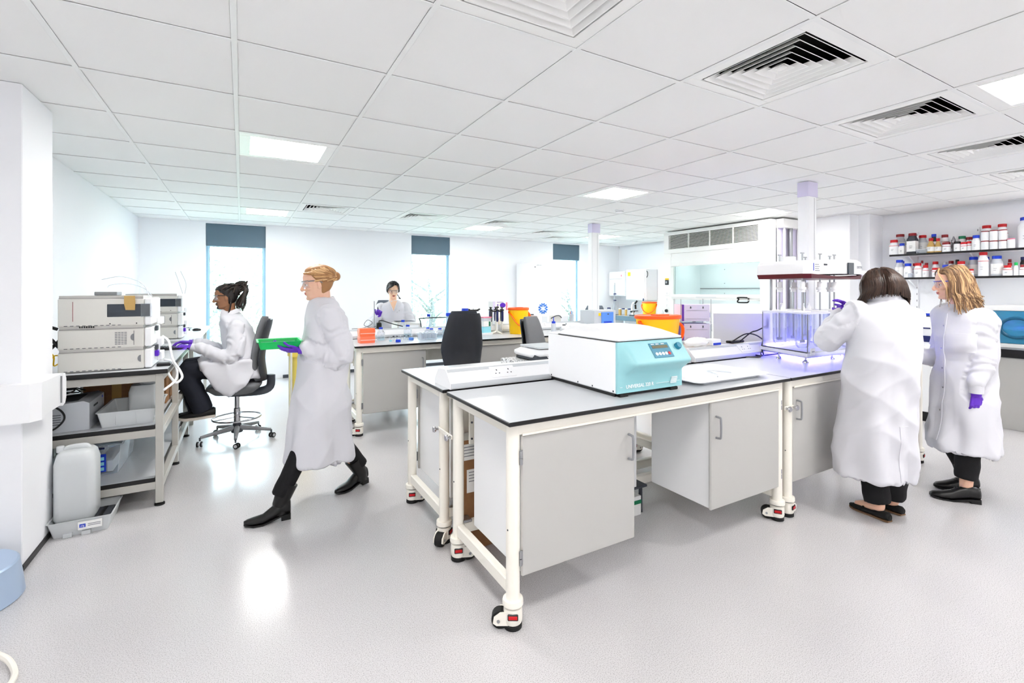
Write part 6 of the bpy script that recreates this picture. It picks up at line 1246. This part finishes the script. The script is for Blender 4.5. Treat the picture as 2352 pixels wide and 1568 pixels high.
# ---- person walking, carrying a green rack
def walker():
    h = math.radians(180); F, L = frame(h); b = V((.45,3.50,0)); U = V((0,0,1))
    t = thing('person', 'fair-haired person in a long white lab coat striding left with a green tray', 'person', b)
    J = dict(h=h, neck=V((.485,3.49,1.40)), chest=V((.50,3.50,1.19)), pelvis=V((.475,3.50,.88)), shL=V((.505,3.325,1.295)), shR=V((.515,3.675,1.30)), elL=V((.585,3.30,1.03)), wrL=V((.375,3.385,1.085)), elR=V((.575,3.70,1.03)), wrR=V((.375,3.60,1.085)),
      hipL=V((.46,3.42,.86)), hipR=V((.49,3.58,.86)), knL=V((.375,3.41,.50)), knR=V((.575,3.58,.48)), anL=V((.215,3.385,.10)), anR=V((.775,3.655,.11)))
    hd = head_mesh(V((.452,3.485,1.522)), h-.12, .14, jaw=.95, neck=V((.482,3.49,1.37))); bo, M = body(t, b, J, 'skin_fair', hd, 'lip'); face_bits(t, M, b); glasses(t, M, b, 'mid_grey')
    m = MB(); spine_loft(m, hem(interp_rows([(V((.488,3.49,1.405)),.066,.062),(V((.492,3.49,1.375)),.10,.08),(V((.50,3.495,1.335)),.165,.10),(V((.505,3.50,1.28)),.195,.125),(V((.505,3.5,1.14)),.20,.145),(V((.495,3.5,.98)),.195,.15),(V((.485,3.5,.80)),.20,.165),(V((.475,3.5,.58)),.205,.19),(V((.475,3.5,.32)),.212,.212)],4)), h)
    limb(m,[J['shL'],J['elL'],J['wrL']],[.078,.074,.050],14); limb(m,[J['shR'],J['elR'],J['wrR']],[.078,.074,.050],14)
    me = remesh(m,.0095,3); folds(me, coat_fn(h,(b.x,b.y),.33,[(J['shL']+L*.05,J['elL']),(J['elL'],J['wrL']),(J['elR'],J['wrR']),(J['shR'],J['elR'])],.015)); coat = put(me,'lab_coat','coat_white',t,b)
    collar(t,b,V((.487,3.49,1.385)),h,.070,.066,.25,.026,gap=.4)
    for s_ in 'LR': d = (J['wr'+s_]-J['el'+s_]).normalized(); e = J['wr'+s_]; MB().tube([e-d*.03-b,e-b,e+d*.03-b],[.044,.04,.037],16).build('cuff','coat_white',t)
    m = MB()
    for s_ in 'LR': limb(m,[J['hip'+s_]-U*.04,J['kn'+s_],J['an'+s_]+U*.05],[.085,.064,.056],14,4,False)
    m.ell(V((.475,3.5,.84)),(.13,.15,.1),16,10); me = remesh(m,.011,2); folds(me, lambda p,q: .005*nz(p,(8,8,16))); put(me,'trousers','trouser_black',t,b)
    shoe(t,b,V((.275,3.375,0)),math.radians(178),.265,'boot',side=1,mats=('shoe_black','shoe_black')); shoe(t,b,V((.83,3.685,.012)),math.radians(202),.265,'boot',lift=.04,side=-1,mats=('shoe_black','shoe_black'))
    for s_ in 'LR': MB().tube([J['an'+s_]-b-U*.06,J['an'+s_]-b,J['an'+s_].lerp(J['kn'+s_],.3)-b],[.046,.047,.060],16).build('boot_shaft','shoe_black',t)
    for s_, sd in (('L',1),('R',-1)): d = V((-1,.12*sd,.03)); glove(t,b,J['wr'+s_]+V((-.035,.0,-.004)),d,V((0,-.35*sd,-1)),sd,(.25,.35,.3),.06,.8)
    rnd = random.Random(6); m = MB(); cap = hair_cap(M,[((-.125,0,.03),(.03,.032,.032))]); locks = []
    for i in range(170):
        a = rnd.uniform(-PI,PI)
        if abs(a) < .5: continue
        z0 = rnd.uniform(.0,.115); r0 = math.sqrt(max(.04,1-((z0-.034)/.092)**2)); z0 = max(z0,.075) if abs(a) < 1.2 else z0; p0 = M @ V((-.012+.104*r0*math.cos(a),.081*r0*math.sin(a),z0)); a2 = a*.75+math.copysign(.25*PI,a); z1 = z0*.6+.01
        r1 = math.sqrt(max(.04,1-((z1-.034)/.09)**2)); p1 = M @ V((-.024+.108*r1*math.cos(a2),.087*r1*math.sin(a2),z1)); p2 = M @ V((-.125,.01*math.sin(a),.03)); locks.append([p0,p1,p2])
    join(cap, hair_tubes(locks,.008,.004,shades=3).mesh('h',['hair_ginger','hair_ginger_1','hair_ginger_2'],80)); put(cap,'hair',['hair_ginger','hair_ginger_1','hair_ginger_2'],t,b)
    g = thing('green_tray', 'bright green tray held in the walking person\'s gloved hands', 'tray', (.09,3.37,1.095)); open_box(g,'tray_body','green',.25,.245,.045,fl=.012)
    B('tray_insert','dark_green',g,.02,.23,.02,.225,.012,.03)
walker()
# ---- man typing, dreadlocks tied back
def man():
    h = math.radians(176); F, L = frame(h); b = V((-.04,5.41,0)); U = V((0,0,1))
    t = thing('person', 'seated man with tied dreadlocks in a white lab coat, typing with purple gloves', 'person', b)
    J = dict(h=h, neck=V((-.105,5.41,1.255)), chest=V((-.03,5.41,1.04)), pelvis=V((.055,5.41,.70)), shL=V((-.045,5.23,1.135)), shR=V((-.045,5.59,1.135)), elL=V((-.085,5.20,.845)), wrL=V((-.375,5.235,.945)), elR=V((-.10,5.62,.86)), wrR=V((-.39,5.47,.965)),
      hipL=V((.03,5.32,.66)), hipR=V((.03,5.50,.66)), knL=V((-.43,5.29,.735)), knR=V((-.44,5.53,.735)), anL=V((-.315,5.31,.34)), anR=V((-.36,5.50,.31)))
    hd = head_mesh(V((-.135,5.41,1.408)), h, .10, jaw=1.02, scale=1.03, neck=V((-.10,5.41,1.23))); bo, M = body(t, b, J, 'skin_brown', hd, 'lip_brown'); face_bits(t, M, b, 'hair_black', 'skin_brown'); glasses(t, M, b, 'black')
    m = MB(); spine_loft(m, interp_rows([(V((-.10,5.41,1.262)),.066,.066,.25),(V((-.09,5.41,1.225)),.10,.085,.25),(V((-.07,5.41,1.185)),.16,.105,.25),(V((-.045,5.41,1.12)),.195,.13,.22),(V((-.015,5.41,1.0)),.20,.145,.15),(V((.02,5.41,.86)),.20,.145,.1),(V((.035,5.41,.74)),.215,.16,0),(V((.03,5.41,.645)),.225,.165,0),(V((.03,5.41,.625)),.21,.15,0)],4), h)
    limb(m,[V((.03,5.32,.70)),V((-.14,5.30,.735)),V((-.29,5.29,.755))],[.105,.10,.088],14); limb(m,[V((.03,5.50,.70)),V((-.14,5.51,.735)),V((-.29,5.52,.755))],[.105,.10,.088],14)
    # coat tail hanging beside the seat
    m.loft([[V((x,y,z)) for x,y,z in ((-.33,5.175,.80),(.08,5.165,.80),(.08,5.205,.80),(-.33,5.215,.80))],[V((x,y,z)) for x,y,z in ((-.30,5.165,.70),(.10,5.155,.68),(.10,5.195,.68),(-.30,5.205,.70))],[V((x,y,z)) for x,y,z in ((-.24,5.16,.60),(.02,5.15,.58),(.02,5.185,.58),(-.24,5.195,.60))],[V((x,y,z)) for x,y,z in ((-.14,5.16,.50),(-.09,5.155,.49),(-.09,5.18,.49),(-.14,5.185,.50))]])
    limb(m,[J['shL']-U*.01+V((0,.015,0)),J['elL'],J['wrL']+V((.03,0,0))],[.072,.072,.050],14); limb(m,[J['shR']-U*.01-V((0,.015,0)),J['elR'],J['wrR']+V((.03,0,0))],[.072,.072,.050],14)
    me = remesh(m,.0095,3); folds(me, coat_fn(h,(.02,5.41),.5,[(J['shL'],J['elL']),(J['elL'],J['wrL']),(J['elR'],J['wrR']),(J['shR'],J['elR'])],.004)); put(me,'lab_coat','coat_white',t,b)
    collar(t,b,V((-.098,5.41,1.245)),h,.074,.072,.42,.022,gap=.4)
    for s_ in 'LR': d = (J['wr'+s_]-J['el'+s_]).normalized(); e = J['wr'+s_]; MB().tube([e-d*.03-b,e-b,e+d*.03-b],[.042,.037,.034],16).build('cuff','coat_white',t)
    m = MB()
    for s_ in 'LR': limb(m,[J['hip'+s_]+U*.0,J['kn'+s_],J['an'+s_].lerp(J['kn'+s_],.45)+V((-.01,0,0)),J['an'+s_]+U*.0],[.10,.088,.085,.088],14,4,False)
    m.ell(V((.03,5.41,.68)),(.13,.16,.09),16,10); me = remesh(m,.011,2); folds(me, lambda p,q: .010*nz(p,(7,7,14))); put(me,'trousers','trouser_navy',t,b)
    shoe(t,b,V((-.215,5.31,.265)),math.radians(178),.295,'trainer',lift=-.0+.38*-1*-1*0+.0,side=1,mats=('shoe_black','sole_white')); shoe(t,b,V((-.255,5.50,.235)),math.radians(180),.295,'trainer',side=-1,mats=('shoe_black','sole_white'))
    glove(t,b,J['wrL']+V((-.03,0,.006)),V((-.95,.1,.12)),V((0,-.25,1)),-1,(.4,.5,.4),.08,.6); glove(t,b,J['wrR']+V((-.03,0,.006)),V((-.95,-.05,.12)),V((0,.2,1)),1,(.4,.5,.4),.08,.6)
    rnd = random.Random(8); m = MB(); cap = hair_cap(M,front=.066,k=1.045); locks = []; bun = V((-.115,0,.085))
    for i in range(46):
        a = rnd.uniform(-PI,PI); 
        if abs(a) < .6: a += math.copysign(.6,a)
        z0 = rnd.uniform(.0,.11); r0 = math.sqrt(max(.05,1-((z0-.034)/.088)**2)); z0 = max(z0,.07) if abs(a) < 1.2 else z0; p0 = M @ V((-.014+.102*r0*math.cos(a),.080*r0*math.sin(a),z0)); p1 = M @ (V((-.06+.055*math.cos(a),.080*math.sin(a),z0*.55+.062))); p2 = M @ (bun+V((rnd.uniform(-.02,.02),rnd.uniform(-.03,.03),rnd.uniform(-.03,.035))))
        p3 = M @ (bun+V((-.05+rnd.uniform(-.03,.02),rnd.uniform(-.035,.035),rnd.uniform(-.02,.05)))); p4 = M @ (bun+V((-.02+rnd.uniform(-.03,.03),rnd.uniform(-.04,.04),rnd.uniform(-.06,.04)))); locks.append([p0,p1,p2,p3,p4])
    for i in range(18):
        y = rnd.uniform(-.06,.06); p0 = M @ (bun+V((-.03,y*.5,.02))); p1 = M @ (bun+V((-.06+rnd.uniform(-.02,.02),y,-.03))); p2 = M @ V((-.13+rnd.uniform(-.03,.05),y,-.06)); p3 = p2+V((rnd.uniform(-.02,.02),0,-rnd.uniform(.03,.1))); locks.append([p0,p1,p2,p3])
    for y in (-.07,.07): locks.append([M @ V((-.05,y,.0)),M @ V((-.04,y*1.1,-.07)),M @ V((-.02,y*1.1,-.14)),M @ V((.005,y*1.0,-.19))])
    join(cap, hair_tubes(locks,.0115,.0075,8,shades=3).mesh('h',['hair_dread','hair_dread_1','hair_dread_2'],80)); put(cap,'hair',['hair_dread','hair_dread_1','hair_dread_2'],t,b)
man()
# ---- woman seated behind the far bench
def woman_seated():
    h = math.radians(-103); F, L = frame(h); b = V((1.91,6.84,0)); U = V((0,0,1))
    t = thing('person', 'seated woman with black hair in goggles and white lab coat, holding a black pen', 'person', b)
    P = lambda f, l, z: b+F*f+L*l+U*z
    J = dict(h=h, neck=P(.06,0,1.325), chest=P(.04,0,1.12), pelvis=P(-.02,0,.74), shL=P(.045,.165,1.225), shR=P(.045,-.165,1.225), elL=P(.16,.24,.99), wrL=P(.36,.10,.995), elR=P(.12,-.30,.985), wrR=P(.30,-.215,1.10),
      hipL=P(0,.09,.70), hipR=P(0,-.09,.70), knL=P(.42,.10,.72), knR=P(.42,-.10,.72), anL=P(.36,.1,.30), anR=P(.36,-.1,.30), toeL=P(.48,.1,.25), toeR=P(.48,-.1,.25))
    hd = head_mesh(P(.095,.0,1.478), h+.08, .30, jaw=.92, scale=1.0, neck=P(.06,0,1.30)); bo, M = body(t, b, J, 'skin_light', hd, 'lip'); face_bits(t, M, b, 'hair_black', 'skin_light', 1.0); glasses(t, M, b, 'plastic_grey')
    # bare neckline: chest skin shows in the open V of the coat
    m = MB(); spine_loft(m, interp_rows([(P(.055,0,1.325),.062,.058),(P(.055,0,1.30),.095,.075),(P(.05,0,1.265),.155,.095),(P(.045,0,1.21),.185,.12),(P(.04,0,1.08),.19,.14),(P(.02,0,.92),.19,.145),(P(0,0,.76),.21,.16),(P(0,0,.66),.21,.16)],4), h)
    limb(m,[J['shL'],J['elL'],J['wrL']],[.076,.070,.048],14); limb(m,[J['shR'],J['elR'],J['wrR']],[.076,.072,.050],14); limb(m,[J['hipL'],J['hipL'].lerp(J['knL'],.8)],[.10,.09],14,2); limb(m,[J['hipR'],J['hipR'].lerp(J['knR'],.8)],[.10,.09],14,2)
    me = remesh(m,.0095,3); folds(me, coat_fn(h,(b.x,b.y),.7,[(J['shL'],J['elL']),(J['elL'],J['wrL']),(J['elR'],J['wrR']),(J['shR'],J['elR'])],.004)); coat = put(me,'lab_coat','coat_white',t,b); bpy.context.view_layer.update()
    mb = MB(); g = []
    for j in range(9):
        for i in range(7):
            z = 1.325-.15*j/8; w = .052*(1-j/8)+.002; p = F*.5+L*(w*(i/3-1))+U*z; lo, no = project(coat, p, -F); g.append((lo+F*.0045) if lo else F*.11+L*(w*(i/3-1))+U*z)
    mb.add(g,[(j*7+i,j*7+i+1,(j+1)*7+i+1,(j+1)*7+i) for j in range(8) for i in range(6)]); mb.build('neckline','skin_light',t,sharp=80)
    for s in (-1,1):
        pts = []
        for j in range(9): z = 1.335-.165*j/8; w = .058*(1-j/8)+.004; lo, no = project(coat, F*.5+L*(s*w)+U*min(z,1.325), -F); pts.append((lo+F*.007) if lo else F*.1+L*s*w+U*z)
        MB().tube(pts,[.010]*len(pts),8,flat=.6).build('lapel','coat_white',t)
    for k in range(2):
        lo, no = project(coat, F*.5+L*(.05+.03*k)+U*(1.165+.02*k), -F)
        if lo: stud(t,b,lo+b+F*.001,F)
    d = (J['wrR']-J['elR']).normalized(); MB().tube([J['wrR']-d*.03-b,J['wrR']-b,J['wrR']+d*.025-b],[.044,.04,.036],16).build('cuff','coat_white',t)
    m = MB()
    for s_ in 'LR': limb(m,[J['hip'+s_],J['kn'+s_],J['an'+s_]],[.095,.075,.06],14)
    put(remesh(m,.012,2),'trousers','trouser_black',t,b); shoe(t,b,P(.28,.1,.22),h,.25,'flat',mats=('suede_black','sole_tan')); shoe(t,b,P(.28,-.1,.22),h,.25,'flat',mats=('suede_black','sole_tan'))
    glove(t,b,J['wrR']+d*.02,V(d)*.5+U*.8,-F+L*.2,1,(.9,.9,.6),.03,.5); glove(t,b,J['wrL']+(J['wrL']-J['elL']).normalized()*.02,(J['wrL']-J['elL'])-U*.05,U,-1,(.4,.4,.4))
    pn = thing('marker_pen','black pen held up in the seated woman\'s gloved hand','pen',b+F*.33-L*.205+U*1.16); MB().tube([(0,0,-.03),(-.012,0,.075)],.007,8).build('pen_body','black',pn); MB().cyl((-.012,0,.075),(-.0135,0,.088),.004,.002,n=8).build('pen_tip','black_gloss',pn)
    rnd = random.Random(12); m = MB(); cap = hair_cap(M,front=.085); locks = []
    for i in range(120):
        a = rnd.uniform(1.0,PI)*rnd.choice((-1,1)); z0 = rnd.uniform(.05,.118); r0 = math.sqrt(max(.04,1-((z0-.036)/.088)**2)); p0 = M @ V((-.02+.105*r0*math.cos(a),.085*r0*math.sin(a),z0)); p1 = M @ V((-.03+.10*math.cos(a),.090*math.sin(a),.0)); p2 = M @ V((-.06+.03*math.cos(a),.07*math.sin(a),-.06)); locks.append([p0,p1,p2])
    for i in range(70):
        s_ = rnd.choice((-1,1)); e = rnd.random(); locks.append([M @ V((.055-.05*e,.018+.004*s_,.108+.008*e)),M @ V((.080-.03*e,.018+s_*(.034+.01*e),.082+.02*e)),M @ V((.058-.04*e,s_*.076,.035+.02*e)),M @ V((.010-.04*e,s_*.088,-.02)),M @ V((-.04,s_*.075,-.05))])
    for i in range(8): locks.append([M @ V((-.09,0,-.03)),M @ V((-.10,.05,-.07)),M @ V((-.06,.09,-.12)),M @ V((-.05,.095+.004*i,-.15))])
    join(cap, hair_tubes(locks,.009,.004,shades=3).mesh('h',['hair_black','hair_black_1','hair_black_2'],80)); put(cap,'hair',['hair_black','hair_black_1','hair_black_2'],t,b)
woman_seated()
